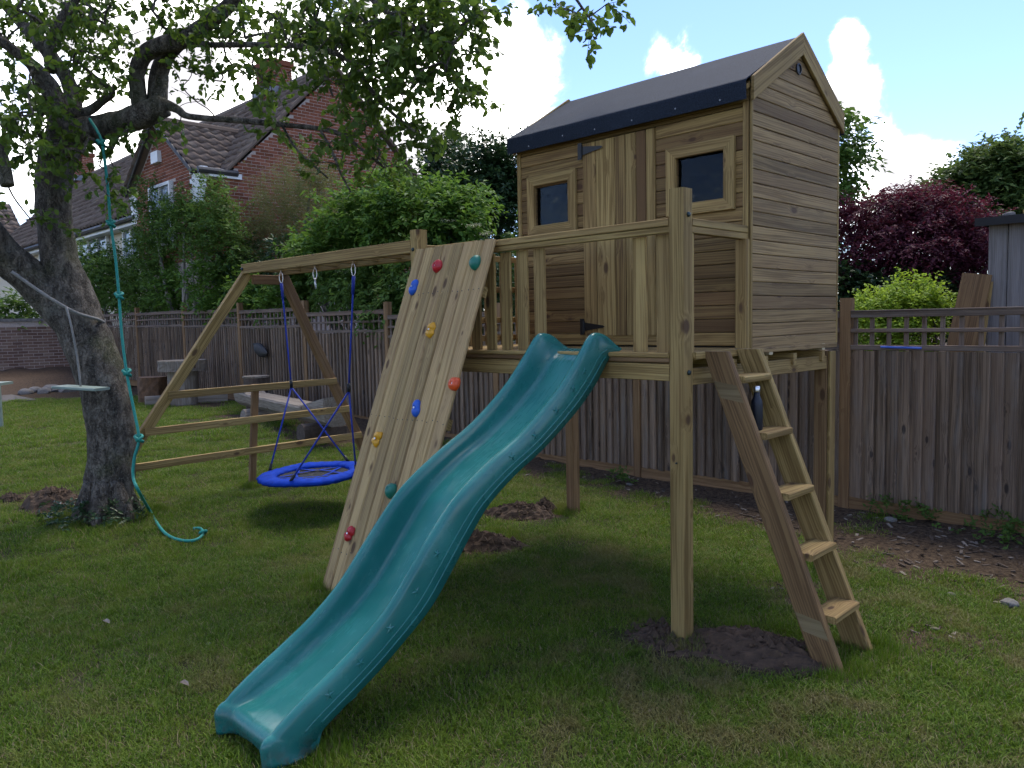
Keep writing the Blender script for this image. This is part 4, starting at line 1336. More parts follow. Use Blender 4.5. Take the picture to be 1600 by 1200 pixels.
# lip: extra rings that roll over and drop
base = (ns - 1) * nsec
NL_ = 9
for k in range(1, NL_ + 1):
    a_ = min(k / 6, 1.0) * 1.75
    for j, p_ in enumerate(last):
        x = p_.x
        edge_ = min(j, nsec - 1 - j) / 10.0
        u_ = (x - xo0) / (xo1 - xo0)
        dip = math.sin(math.pi * u_)                      # the lip sweeps inward at mid width
        rr_ = .048
        dy = -rr_ * math.sin(a_) + .035 * dip * max(0, k - 5) / 4; dz = -rr_ * (1 - math.cos(a_)) - .075 * max(0, k - 6) / 3
        y = p_.y + dy * (1.0 if edge_ > .3 else .75)
        z = p_.z + dz * (1.0 if edge_ > .3 else .8)
        z = max(z, .028 + .012 * dip)
        sb.v.append((x, y, z)); sb.a.append(.5)
    for j in range(nsec - 1):
        a0 = base + (k - 1) * nsec; a1 = base + k * nsec
        sb.f.append((a0 + j, a0 + j + 1, a1 + j + 1, a1 + j))
sbo = sb.build('slide_chute', M_slide, sl_thing, smooth=True)
sd = sbo.modifiers.new('wall', 'SOLIDIFY'); sd.thickness = .006; sd.offset = 0
# feet: side skirts that reach the ground
for xo, s_ in ((xo0, 1), (xo1, -1)):
    fm = MB()
    out_ = [(-1.80, .19), (-1.90, .26), (-2.03, .22), (-2.14, .15), (-2.19, .10), (-2.15, .045), (-2.11, .0), (-2.05, -.02), (-2.0, -.01), (-1.985, .04), (-1.965, .10), (-1.92, .145)]
    n_ = len(out_)
    fm.v += [(xo + s_ * .004, a_, c_) for a_, c_ in out_] + [(xo + s_ * .042, a_ + (.012 if a_ > -2.0 else .0), c_) for a_, c_ in out_]; fm.a += [.5] * (2 * n_)
    fm.f += [tuple(range(n_)), tuple(range(2 * n_ - 1, n_ - 1, -1))] + [(i, (i + 1) % n_, n_ + (i + 1) % n_, n_ + i) for i in range(n_)]
    f2 = fm.build('foot', M_slide, sl_thing)
    bv = f2.modifiers.new('round', 'BEVEL'); bv.width = .009; bv.segments = 3
# raised lines and stars on both outer sides
for xo, s_ in ((xo0, -1), (xo1, 1)):
    for q, i0, i1 in ((.60, 14, ns - 4), (.80, 17, ns - 8)):
        ml = MB(); ml.tube([Vector((xo + s_ * .001, rim[i].lerp(bot[i], q).y, rim[i].lerp(bot[i], q).z)) for i in range(i0, i1)], .0045, 6); ml.build('moulded_line', M_slide, sl_thing, smooth=True)
    for i in (30, 34, 38, 42, 46, 64, 70, 76, 82, 88):
        c = rim[i].lerp(bot[i], .34)
        sm_ = MB(); an0 = .3 * i
        pts_ = []
        for k in range(10):
            rr_ = .027 if k % 2 == 0 else .011
            pts_.append((s_ * .001, rr_ * math.sin(an0 + k * math.pi / 5), rr_ * math.cos(an0 + k * math.pi / 5)))
        pts_ = [(s_ * .0005, y, z) for _, y, z in pts_] + [(s_ * .006, 0, 0)]
        fs_ = [(k, (k + 1) % 10, 10) for k in range(10)]
        if s_ < 0: fs_ = [f[::-1] for f in fs_]
        sm_.add(pts_, fs_)
        sm_.build('moulded_star', M_slide, sl_thing, Matrix.Translation((xo + s_ * .0035, c.y, c.z)), local=True)

# ------------------------------------------------------------------ climbing wall
cw = thing('climbing_wall', 'sloping plank climbing wall with coloured holds beside the slide', 'climbing wall', (-1.8, -.88, 0))
TL, TR = Vector((-2.115, -.075, 2.262)), Vector((-1.308, -.075, 2.268))
BL = Vector((-2.205, -.895, -.01)); dv = (TL - BL)
ud = (TR - TL).normalized(); vd = dv.normalized(); nd = ud.cross(vd).normalized()
if nd.y > 0: nd = -nd
ncl = 8; wcl = (TR - TL).length / ncl
skew = vd.dot(ud)
vv = (vd - ud * 0)
for k in range(ncl):
    p1 = TL + ud * (wcl * (k + .5)); p0 = p1 - dv
    beam('plank', p0 + nd * random.uniform(-.002, .002), p1 + nd * random.uniform(-.002, .002), wcl - .005, .028, M_climb, cw, nd, ch=.008)
scr = MB()
for k in range(ncl):
    for q in (.12, .5, .86):
        for e_ in (-.028, .028):
            c_ = BL + dv * (q + random.uniform(-.004, .004)) + ud * (wcl * (k + .5) + e_ + random.uniform(-.004, .004)) + nd * .0145
            scr.lathe([(.0045, 0), (.0038, .0012), (0, .0004)], 8, frame(c_, ud, nd), cap=False)
scr.build('screws', M_bolt, cw)
for q in (.12, .5, .86):
    c0 = BL + dv * q - nd * .04
    beam('brace', c0 + ud * .02, c0 + ud * .78, .07, .045, M_new, cw, nd)


def hold(px, py, colr, kind, seed):
    d = ray(px, py)
    tt_ = (TL + nd * .016 - CAM).dot(nd) / d.dot(nd)
    c = CAM + d * tt_
    rn = np.random.default_rng(seed)
    import bmesh
    bm = bmesh.new(); bmesh.ops.create_icosphere(bm, subdivisions=4, radius=1)
    lob = unit(rn.normal(size=(4, 3)))
    for v in bm.verts:
        q = np.array(v.co); x, y, z = q
        if kind == 'round':
            s_ = np.array([.047, .045, .040]); f_ = 1 + .05 * np.sin(5 * x + seed)
        elif kind == 'wedge':
            s_ = np.array([.045, .05, .045]); f_ = 1 - .25 * y + .06 * np.sin(4 * x)
        elif kind == 'knob':
            s_ = np.array([.038, .058, .036]); f_ = 1 - .22 * np.exp(-((y - .1) * 3) ** 2) + .12 * x * y
        else:
            s_ = np.array([.042, .054, .036]); f_ = 1 - .35 * np.exp(-(y * 3.2) ** 2) + .06 * np.sin(7 * x)
        q = q * s_ * f_
        if kind == 'ear': q[0] += .016 * (y * y - .4)
        if q[2] < 0: q[2] *= .15
        # bolt hole
        dd = math.hypot(q[0], q[1])
        if z > 0 and dd < .010: q[2] -= .014
        v.co = q
    me = bpy.data.meshes.new('climbing_hold'); bm.to_mesh(me); bm.free()
    me.materials.append(HOLD[colr]); me.polygons.foreach_set('use_smooth', [True] * len(me.polygons))
    an = rn.uniform(-.5, .5)
    M = frame(c - nd * .002, ud * math.cos(an) + vd * math.sin(an), nd)
    o = place(bpy.data.objects.new('climbing_hold', me), M, cw)
    o['label'] = colr + ' plastic climbing hold'
    bh_ = MB(); bh_.lathe([(.0, 0), (.007, 0), (.007, .004), (.0, .004)], 10); bh_.build('bolt', M_steel, o, frame(c + nd * .022, ud, nd), local=True)


for a in ((684, 416, 'red', 'round', 1), (744, 408, 'green', 'wedge', 2), (647, 449, 'blue', 'knob', 3), (674, 516, 'yellow', 'bow', 4), (711, 600, 'orange', 'round', 5), (651, 638, 'blue', 'knob', 6), (590, 686, 'yellow', 'ear', 7), (613, 764, 'green', 'wedge', 8), (547, 834, 'red', 'bow', 9)):
    hold(*a)

# ------------------------------------------------------------------ swing frame
sw = thing('swing_set', 'wooden A frame swing set joined to the platform by its top beams', 'swing set', (-5.3, .2, .1))
beam('top_beam', (-4.87, -.022, 2.30), (LX - .046, -.022, 2.30), .092, .045, M_new, sw, (0, -1, 0))
beam('top_beam', (-4.87, .40, 2.30), (-1.98, .40, 2.30), .092, .045, M_new, sw, (0, -1, 0))
for k in range(9):
    x = -4.83 + k * .318
    beam('rung', (x, .001, 2.30), (x, .377, 2.30), .045, .045, M_new, sw, (0, 0, 1))
FF, RF = Vector((-5.42, -1.36, .04)), Vector((-5.42, 1.74, .06))
FT, RT = Vector((-4.86, .012, 2.262)), Vector((-4.86, .375, 2.262))
beam('leg', FF, FT, .092, .07, M_new, sw, (1, 0, 0.1))
beam('leg', RF, RT, .092, .07, M_brown, sw, (1, 0, 0.1))
beam('spreader', (-4.80, .03, 2.20), (-4.80, .36, 2.20), .09, .04, M_brown, sw, (1, 0, 0))
for z in (.47, .80, 1.13):
    f_ = (z - FF.z) / (FT.z - FF.z)
    a_ = FF.lerp(FT, f_); c_ = RF.lerp(RT, f_)
    ext = .12 if z > 1 else 0.03
    beam('cross_rail', a_ + Vector((.055, -.02, 0)), c_ + Vector((.055, .02, 0)), .07, .04, M_new, sw, (1, 0, 0))
stk = on_x(396, 750, -5.32)
beam('stake', (-5.36, stk.y, ground_at(-5.3, .2) - .03), (-5.20, stk.y + .01, 1.16), .065, .05, M_brown, sw, (1, 0, 0))
bolt(sw, (-4.84, -.046, 2.30), (0, -1, 0), .016)

# hooks, ropes and nest seat
hk = []
for (px, py) in ((439, 428), (492, 423), (552, 418)):
    P = on_y(px, py, .19); hk.append(Vector((P.x, .19, 2.255)))
ringC = Vector((-4.05, .16, .39)); RRr = .47


def link_ring(b, c, w, h, r, ax):
    """oval snap link hanging at c (top), in the plane of ax and z"""
    pts_ = []
    for k in range(17):
        an = 2 * math.pi * k / 16
        pts_.append(Vector(c) + Vector(ax) * (w * math.sin(an)) + Vector((0, 0, -h + h * math.cos(an))))
    b.tube(pts_, r, 6, cap=False)


for i, h_ in enumerate(hk):
    e_ = thing('swing_hook', ['steel snap hook holding the left blue swing rope', 'empty pair of steel snap hooks hanging between the two blue ropes', 'steel snap hook holding the right blue swing rope'][i], 'hook', h_, 'steel hooks under the swing beam')
    b = MB(); b.tube([h_ + Vector((0, 0, .09)), h_ + Vector((0, 0, -.005))], .007, 8); b.lathe([(.02, 0), (.02, .004)], 12, Matrix.Translation(h_ + Vector((0, 0, .092)))); b.build('eye_bolt', M_steel, e_, Matrix.Translation(h_))
    b = MB(); link_ring(b, h_ + Vector((0, 0, 0)), .017, .05, .005, (.7, .7, 0)); b.build('snap_link', M_steel, e_, Matrix.Translation(h_), smooth=True)
    if i == 1:
        b = MB(); link_ring(b, h_ + Vector((0, 0, -.09)), .017, .045, .005, (.7, -.7, 0)); b.build('snap_link', M_steel, e_, Matrix.Translation(h_), smooth=True)
ns_ = thing('nest_swing', 'round blue nest swing with black net and blue ropes', 'swing', ringC)
tr_ = MB(); nu, nv = 72, 14
for i in range(nu):
    an = 2 * math.pi * i / nu
    for j in range(nv):
        b_ = 2 * math.pi * j / nv
        pk = 1 + .10 * math.sin(an * 23) * math.cos(b_ * 2) + .06 * math.sin(an * 41 + j)
        rx, rz = .085 * pk, .034 * pk
        rr_ = RRr - .06 + rx * math.cos(b_)
        tr_.v.append((rr_ * math.cos(an), rr_ * math.sin(an), rz * math.sin(b_) + .004 * math.sin(an * 5))); tr_.a.append(.5)
for i in range(nu):
    for j in range(nv):
        i2 = (i + 1) % nu; j2 = (j + 1) % nv
        tr_.f.append((i * nv + j, i2 * nv + j, i2 * nv + j2, i * nv + j2))
tilt = Matrix.Translation(ringC) @ Matrix.Rotation(.03, 4, 'X') @ Matrix.Rotation(-.02, 4, 'Y')
tr_.build('padded_rim', M_blue, ns_, tilt, True, True)
nt = MB(); rN = RRr - .11
for k in range(-24, 25):
    d_ = k * .0165
    if abs(d_) < rN:
        h2_ = math.sqrt(rN * rN - d_ * d_)
        nt.tube([(d_, -h2_, -.01), (d_, 0, -.025), (d_, h2_, -.01)], .0076, 4, cap=False)
        nt.tube([(-h2_, d_, -.012), (0, d_, -.027), (h2_, d_, -.012)], .0076, 4, cap=False)
nt.build('net', M_net, ns_, tilt, False, True)
for k in range(5):
    an = k * 1.2566 + .5
    st = MB()
    c_, s_ = math.cos(an), math.sin(an); pxx, pyy = -s_, c_
    tri = [(c_ * .40, s_ * .40), (c_ * .14 + pxx * .11, s_ * .14 + pyy * .11), (c_ * .14 - pxx * .11, s_ * .14 - pyy * .11)]
    inn = [(c_ * .33, s_ * .33), (c_ * .165 + pxx * .065, s_ * .165 + pyy * .065), (c_ * .165 - pxx * .065, s_ * .165 - pyy * .065)]
    vs = [(x, y, .0) for x, y in tri + inn]
    st.add(vs, [(0, 1, 4, 3), (1, 2, 5, 4), (2, 0, 3, 5)]); st.build('star_panel', M_blue, ns_, tilt, False, True)
att = [tilt @ Vector((RRr * .97 * math.cos(a_), RRr * .97 * math.sin(a_), .0)) for a_ in (R_(212), R_(100), R_(302), R_(25))]
for h_, (ia, ib), pj in ((hk[0], (0, 1), (455, 600)), (hk[2], (2, 3), (545, 606))):
    s0 = h_ + Vector((0, 0, -.10))
    J = on_y(pj[0], pj[1], .17)
    b = MB(); b.tube([s0, s0.lerp(J, .3), s0.lerp(J, .7), J], .008, 8); b.build('rope', M_brope, ns_, smooth=True)
    b = MB(); b.tube([s0, s0.lerp(J, .16)], [.016, .013], 8); b.build('rope_splice', M_brope, ns_, smooth=True)
    b = MB(); b.tube([J + Vector((0, 0, .04)), J + Vector((0, 0, -.035))], .015, 8); b.build('rope_clip', M_black, ns_, smooth=True)
    for q in (ia, ib):
        E_ = att[q]
        b = MB(); b.tube([J + Vector((0, 0, -.03)), E_], .008, 8); b.build('rope', M_brope, ns_, smooth=True)
        dd = (J - E_).normalized()
        b = MB(); b.tube([E_ + dd * .02, E_ + dd * .10], .014, 8); b.build('rope_clip', M_black, ns_, smooth=True)

# ------------------------------------------------------------------ soil heaps
def heap(x, y, rx, ry, h, ro, label, seed):
    rn = np.random.default_rng(seed)
    b = MB(); n = 30
    z0 = ground_at(x, y)
    for i in range(n):
        for j in range(n):
            u = -1.25 + 2.5 * i / (n - 1); v = -1.25 + 2.5 * j / (n - 1)
            d = math.hypot(u, v) + .18 * float(vnoise(u, v, 3, seed))
            hh = h * max(0, 1 - d * d) + (.022 * rn.uniform(-1, 1) + .016 * float(vnoise(u * 2, v * 2, 4, seed + 1))) * max(0, 1.2 - d) - (.05 if d > 1.12 else 0)
            lx, ly = u * rx, v * ry
            b.v.append((lx * math.cos(ro) - ly * math.sin(ro), lx * math.sin(ro) + ly * math.cos(ro), hh)); b.a.append(.5)
    for i in range(n - 1):
        for j in range(n - 1):
            b.f.append((i * n + j, (i + 1) * n + j, (i + 1) * n + j + 1, i * n + j + 1))
    # crumbs
    for _ in range(190):
        an = rn.uniform(0, 6.28); d = rn.uniform(.0, 1.15) ** .7
        lx, ly = d * math.cos(an) * rx, d * math.sin(an) * ry
        c = Vector((lx * math.cos(ro) - ly * math.sin(ro), lx * math.sin(ro) + ly * math.cos(ro), h * max(0, 1 - d * d) + .004))
        r = rn.uniform(.004, .014) if rn.uniform() < .85 else rn.uniform(.018, .034)
        vs = [c + Vector(q) * r * rn.uniform(.7, 1.3) for q in ((1, 0, 0), (-1, 0, 0), (0, 1, 0), (0, -1, 0), (0, 0, 1), (0, 0, -1))]
        b.add(vs, [(0, 2, 4), (2, 1, 4), (1, 3, 4), (3, 0, 4), (2, 0, 5), (1, 2, 5), (3, 1, 5), (0, 3, 5)])
    o = b.build('soil_heap', M_soil, None, Matrix.Translation((x, y, z0 + .004)), local=True)
    return tag(o, label, 'soil', 'heaps of dug soil')


labs = ['oval heap of dark soil between the front post and the ladder foot', 'low patch of trodden soil round the foot of the front post', 'dark heap of dug soil under the slide, nearest the climbing wall', 'dark heap of dug soil in front of the rear brown post', 'small clod of soil beyond the dug heap under the deck']
for k, (mx, my, rx, ry, h, ro) in enumerate(MOUNDS): heap(mx, my, rx, ry, h, ro, labs[k], 20 + k)
P = on_z(82, 792, .13); heap(P.x, P.y, .30, .22, .17, .7, 'brown heap of dug soil beside the apple tree trunk', 31)
P = on_z(18, 786, .13); heap(P.x, P.y, .12, .07, .05, .7, 'little crumb of soil on the lawn left of the tree heap', 32)

# wood chips and stones over the bare bed
rn = np.random.default_rng(5)
db = MB(); cnt = 0
while cnt < 900:
    x = rn.uniform(-5.5, 3.2); y = rn.uniform(.6, 3.42)
    if float(soil_amount(x, y)) < rn.uniform(.35, 1.0): continue
    L, W, T = rn.uniform(.008, .035), rn.uniform(.004, .012), rn.uniform(.003, .008)
    M = Matrix.Translation((x, y, ground_at(x, y) + .004)) @ Matrix.Rotation(rn.uniform(0, 6.3), 4, 'Z') @ Matrix.Rotation(rn.uniform(-.4, .4), 4, 'Y')
    db.box((-L, -W, 0), (L, W, T), rn.uniform(0, 1), M); cnt += 1
M_chip = brickmat('chips', ((0.05, 0.035, 0.025), (0.10, 0.075, 0.055), (0.24, 0.2, 0.16), (0.06, 0.04, 0.03)))
o = db.build('wood_chips', M_chip); tag(o, 'bark chips and small stones scattered on the bare soil bed', 'chips', kind='stuff')
for k, (px, py, r, lab) in enumerate(((1392, 815, .045, 'pale stone by the weeds at the foot of the fence'), (983, 757, .03, 'small pale stone on the soil under the deck'), (1486, 929, .02, 'small white pebble in the worn grass right of the ladder'), (1577, 944, .045, 'flat pale stone in the worn grass at the right edge'), (326, 1008, .014, 'small white pebble on the lawn left of the slide'))):
    P = on_z(px, py, 0)
    rock('stone', (P.x, P.y, ground_at(P.x, P.y) + r * .3), r, simple('pale_stone_%d' % k, (.15, .138, .12), .9, var=.3, scale=60), 90 + k, lab, sq=(1.2, 1, .6))

# ------------------------------------------------------------------ log furniture at the far end
def log(name, p0, p1, r, label=None, cat=None, parent=None, mat=None, wob=.05, n=18, r1=None, seed=1):
    b = MB(); p0 = Vector(p0); p1 = Vector(p1)
    L = (p1 - p0).length
    M = frame((p0 + p1) / 2, p1 - p0, (p1 - p0).orthogonal())
    b.tube([(-L / 2 + L * k / 6, 0, 0) for k in range(7)], [r + ((r1 or r) - r) * k / 6 for k in range(7)], n, wob=wob, seed=seed)
    o = b.build(name, mat or M_log, parent, M, local=True)
    if label: tag(o, label, cat)
    return o


P = on_x(240, 625, -13.4); gzz = .29
log('log_stump', (P.x, P.y, gzz - .05), (P.x, P.y, .82), .27, 'upright brown log stump beside the far fence', 'stump', mat=simple('rotten_bark', (.115, .062, .032), .95, var=.5, scale=14, bump=1.0, bscale=30), wob=.1, seed=3)
tb = thing('log_table', 'round slab table on a thick log pedestal behind the swing frame', 'table', (-12.3, 2.3, .3))
c = on_y(285, 570, 2.5); tz = c.z
c0 = Vector((c.x, 2.5, .28))
log('pedestal', c0, (c0.x, c0.y, tz - .1), .27, parent=tb, wob=.08, seed=4)
log('table_top', (c0.x, c0.y, tz - .11), (c0.x, c0.y, tz + .09), .44, parent=tb, wob=.03, seed=5, n=28)
log('foot_log', c0 + Vector((-.2, -.65, .1)), c0 + Vector((.2, .75, .1)), .12, parent=tb, wob=.1, seed=6)
c = on_y(400, 588, 2.75)
stl = thing('log_stool', 'tall dark log stool with a cut side branch beside the log bench', 'stool', (c.x, 2.75, .28))
mdk = simple('dark_bark', (.07, .05, .036), .95, var=.5, scale=16, bump=1.0, bscale=30)
log('stem', (c.x, 2.75, .2), (c.x, 2.75, c.z - .02), .155, parent=stl, mat=mdk, wob=.09, seed=7, r1=.22)
log('cut_top', (c.x, 2.75, c.z - .02), (c.x, 2.75, c.z + .01), .222, parent=stl, wob=.02, seed=8)
log('side_branch', (c.x, 2.75, c.z - .45), (c.x - .03, 2.45, c.z - .3), .11, parent=stl, mat=mdk, wob=.05, seed=9)
bn = thing('log_bench', 'half log bench with a raised end on two log supports', 'bench', (-8, 2.2, .2))
pa, pb = on_y(383, 632, 2.5), on_y(527, 648, 1.95)
pa.z = .62; pb.z = .60
hb = MB(); L = (pb - pa).length; M = frame((pa + pb) / 2, pb - pa, (0, 0, 1))
nl = 14
for k in range(nl):
    x = -L / 2 + L * k / (nl - 1)
    rr_ = .19 + .01 * math.sin(k * 2.1)
    top = .0 if k < nl - 3 else .11 * (k - nl + 4) / 2
    top += .10 if k < 2 else 0
    pts_ = [(-rr_, .02 + top * .3), (-rr_ * .9, .05 + top), (0, .06 + top), (rr_ * .9, .05 + top), (rr_, .02 + top * .3), (rr_ * .85, -.1), (rr_ * .4, -.17), (-rr_ * .4, -.17), (-rr_ * .85, -.1)]
    for y, z in pts_: hb.v.append((x, y, z)); hb.a.append(.5)
for k in range(nl - 1):
    for j in range(9): hb.f.append((k * 9 + j, k * 9 + (j + 1) % 9, (k + 1) * 9 + (j + 1) % 9, (k + 1) * 9 + j))
hb.f += [tuple(range(8, -1, -1)), tuple((nl - 1) * 9 + j for j in range(9))]
hb.build('seat', M_log, bn, M, local=True)
d_ = (pb - pa).normalized(); sd_ = Vector((-d_.y, d_.x, 0)).normalized()
for q, m_ in ((.22, M_log), (.86, mdk)):
    c = pa.lerp(pb, q)
    log('support', Vector((c.x, c.y, .30)) - sd_ * .3, Vector((c.x, c.y, .30)) + sd_ * .3, .15, parent=bn, mat=m_, wob=.06, seed=int(q * 100))
# woven ornament on the fence
c = on_y(410, 548, FY - .07)
orn = thing('fence_ornament', 'dark ribbed bird shaped ornament hanging on the fence above the log stool', 'ornament', c)
ob = MB(); nu, nv = 26, 16
for i in range(nu):
    u = i / (nu - 1)
    rr_ = .13 * math.sin(math.pi * min(1, u * .96 + .02)) ** .7 * (1 - .25 * u) + .004
    rr_ *= 1 + .10 * (i % 2)
    for j in range(nv):
        an = 2 * math.pi * j / nv
        ob.v.append((c.x - .22 + .5 * u, c.y - .05 + rr_ * .45 * math.sin(an), c.z + .06 - .10 * u + rr_ * math.cos(an))); ob.a.append(.5)
for i in range(nu - 1):
    for j in range(nv): ob.f.append((i * nv + j, i * nv + (j + 1) % nv, (i + 1) * nv + (j + 1) % nv, (i + 1) * nv + j))
ob.build('body', simple('dark_wicker', (.022, .019, .018), .6, var=.5, scale=30), orn)
tl = MB(); tl.box((c.x - .34, c.y - .02, c.z + .10), (c.x - .14, c.y + .0, c.z + .14)); tl.build('tail', M_black, orn)
# garden table at the left edge
P = on_z(2, 668, .3)
gt = thing('garden_table', 'grey green garden table cut off by the left edge of the picture', 'table', (P.x, P.y, .3))
topz = on_d(4, 600, (P - CAM).dot(FWD)).z
beam('table_top', (P.x - .9, P.y - 1.1, topz), (P.x + .02, P.y + .02, topz), .75, .04, M_seat, gt, (0, 0, 1))
beam('leg', (P.x, P.y, .28), (P.x, P.y, topz - .02), .05, .05, M_seat, gt, (1, 1, 0))
beam('leg', (P.x - .85, P.y - 1.0, .28), (P.x - .85, P.y - 1.0, topz - .02), .05, .05, M_seat, gt, (1, 1, 0))

# ------------------------------------------------------------------ apple tree
TD = 7.0
def pxr(w, D): return w * D / FPX / 2
tree = thing('apple_tree', 'old leaning apple tree with rough grey bark at the left of the lawn', 'tree', on_z(168, 800, .12))
limbs = {
    'trunk': [(169, 826, 104, 6.95), (168, 800, 90, 7.0), (171, 765, 80, 7.0), (174, 710, 77, 7.0), (172, 650, 78, 7.0), (160, 595, 80, 7.0), (141, 545, 80, 7.0), (121, 495, 80, 7.0), (105, 450, 74, 7.0), (93, 400, 58, 7.0), (84, 340, 56, 7.0), (84, 290, 57, 7.0), (92, 240, 62, 7.0), (106, 203, 62, 7.0)],
    'left': [(128, 520, 64, 7.0), (85, 470, 66, 6.95), (42, 430, 62, 6.85), (0, 392, 60, 6.7), (-50, 330, 68, 6.4), (-90, 250, 56, 6.2), (-100, 150, 45, 6.0)],
    'right': [(92, 225, 50, 7.0), (120, 208, 50, 7.0), (150, 201, 44, 7.0), (190, 191, 40, 6.95), (230, 177, 44, 6.9), (258, 165, 36, 6.9)],
    'up1': [(222, 175, 30, 6.9), (216, 145, 27, 6.9), (214, 115, 26, 6.85), (224, 88, 28, 6.8), (250, 72, 30, 6.75), (290, 60, 30, 6.7), (330, 32, 26, 6.6), (366, 0, 24, 6.5), (405, -45, 20, 6.4), (470, -80, 16, 6.2)],
    'up2': [(246, 170, 32, 6.95), (247, 135, 33, 7.0), (250, 110, 30, 7.0), (262, 86, 26, 6.95), (282, 68, 20, 6.85)],
    'fork1': [(104, 215, 48, 7.0), (115, 165, 28, 7.1), (104, 122, 24, 7.2), (84, 94, 24, 7.3), (69, 74, 24, 7.3), (43, 46, 21, 7.4), (8, 8, 17, 7.5), (-35, -35, 13, 7.6)],
    'fork2': [(104, 215, 48, 7.0), (82, 148, 34, 6.9), (62, 116, 28, 6.8), (46, 98, 20, 6.7), (10, 70, 17, 6.6), (-40, 40, 12, 6.5)],
    'fork3': [(80, 110, 20, 6.95), (78, 80, 20, 7.0), (84, 50, 17, 7.0), (110, 10, 13, 7.0), (150, -30, 10, 7.0)],
    'stub': [(-100, 150, 40, 6.0), (-50, 175, 34, 6.0), (-12, 220, 28, 6.0), (4, 262, 26, 6.0), (12, 290, 22, 6.0)],
    'side': [(118, 178, 18, 7.0), (142, 172, 16, 7.0), (160, 158, 13, 6.95), (176, 144, 11, 6.9), (150, 122, 8, 6.85), (122, 96, 6, 6.8)],
    'long_low': [(255, 162, 20, 6.9), (276, 170, 14, 6.8), (296, 182, 11, 6.7), (370, 188, 10, 6.5), (440, 195, 9, 6.35), (510, 203, 8, 6.2), (548, 220, 7, 6.1), (600, 262, 4, 6.0)],
    'long_up': [(284, 66, 15, 6.8), (330, 70, 10, 6.6), (400, 70, 10, 6.4), (480, 73, 9, 6.2), (522, 83, 9, 6.1), (553, 103, 9, 6.0), (587, 150, 8, 5.95), (617, 180, 6, 5.9), (660, 215, 3, 5.85)],
    'top': [(470, -80, 16, 6.2), (540, -40, 12, 6.0), (600, 15, 10, 5.9), (660, 55, 8, 5.8), (705, 95, 6, 5.7), (725, 140, 4, 5.7)],
    'far_top': [(540, -60, 12, 6.0), (680, -70, 11, 5.7), (800, -50, 9, 5.5), (880, -20, 6, 5.4), (915, 20, 4, 5.35), (935, 50, 3, 5.3)],
    'drop1': [(500, 202, 5, 6.2), (520, 240, 5, 6.15), (532, 270, 4, 6.1), (548, 300, 3, 6.1)],
    'drop2': [(440, 195, 5, 6.35), (465, 235, 4, 6.3), (512, 278, 3, 6.2)],
    'drop3': [(480, 73, 6, 6.2), (508, 120, 5, 6.2), (520, 150, 4, 6.2)],
}
roots = []
for nm, L in limbs.items():
    pts_ = [on_d(x, y, d) for x, y, w, d in L]; rad_ = [pxr(w, d) * .9 for x, y, w, d in L]
    b = MB()
    big = rad_[0] > .06
    b.tube(pts_, rad_, 26 if big else 10, smooth=8 if big else 4, wob=.045 if big else .08, seed=hash(nm) % 97 if False else len(nm) * 7)
    o = b.build('trunk' if nm == 'trunk' else 'branch', M_bark, tree, smooth=True)
    if nm not in ('trunk', 'left'):
        pp, rr2 = catmull(pts_, rad_, 5)
        roots += [(np.array(p_), r_) for p_, r_ in zip(pp, rr2)]
# root flare lobes
for k in range(6):
    an = k * 1.05 + .4
    c = on_z(168, 806, .1); b = MB()
    b.tube([c + Vector((math.cos(an) * .1, math.sin(an) * .1, .32)), c + Vector((math.cos(an) * .20, math.sin(an) * .20, .08)), c + Vector((math.cos(an) * .28, math.sin(an) * .28, -.06))], [.07, .07, .04], 10, smooth=4, wob=.06, seed=k)
    b.build('root', M_bark, tree, smooth=True)

# leafy parts of the crown: px, py, rx, ry, number of sprays, depth range
zones = [(60, 40, 90, 45, 42, 6.2, 7.8), (30, 150, 50, 60, 26, 5.8, 7.0), (25, 230, 40, 45, 14, 5.8, 6.8), (150, 45, 80, 50, 44, 6.2, 7.8), (160, 115, 60, 40, 24, 6.4, 7.4), (110, 250, 40, 40, 14, 6.3, 6.9), (70, 190, 40, 40, 16, 6.2, 6.9),
         (265, 25, 70, 30, 22, 6.2, 7.4), (375, 40, 70, 40, 30, 6.0, 7.2), (330, 120, 55, 45, 16, 6.2, 7.0), (410, 125, 50, 40, 20, 6.0, 6.8), (480, 40, 70, 45, 42, 5.6, 6.8), (580, 40, 75, 45, 55, 5.5, 6.6), (560, 120, 60, 50, 42, 5.7, 6.6), (650, 90, 60, 60, 52, 5.4, 6.3),
         (700, 60, 45, 60, 30, 5.4, 6.1), (715, 150, 26, 35, 12, 5.5, 6.0), (610, 190, 50, 40, 30, 5.7, 6.3), (560, 215, 60, 35, 26, 5.8, 6.4), (520, 250, 50, 30, 10, 5.9, 6.4), (600, 265, 45, 28, 12, 5.8, 6.3), (665, 205, 45, 22, 14, 5.7, 6.1), (440, 200, 28, 18, 9, 6.2, 6.5), (272, 200, 14, 30, 6, 6.6, 6.9),
         (690, 15, 70, 30, 16, 5.4, 6.0), (745, 20, 30, 22, 6, 5.4, 5.8), (895, 15, 22, 16, 6, 5.2, 5.5), (925, 50, 14, 16, 5, 5.2, 5.4), (950, 8, 14, 8, 2, 5.2, 5.4), (165, 240, 24, 40, 9, 6.5, 6.9), (175, 305, 20, 30, 6, 6.5, 6.9), (85, 362, 18, 14, 2, 6.3, 6.5), (215, 215, 30, 14, 5, 6.7, 7.0), (40, 330, 50, 30, 4, 6.3, 6.6), (350, -60, 400, 50, 120, 5.4, 8.0), (-80, 60, 60, 160, 60, 5.4, 8.0), (150, -60, 150, 50, 50, 6, 8.5)]
rn = np.random.default_rng(21)
spr = []
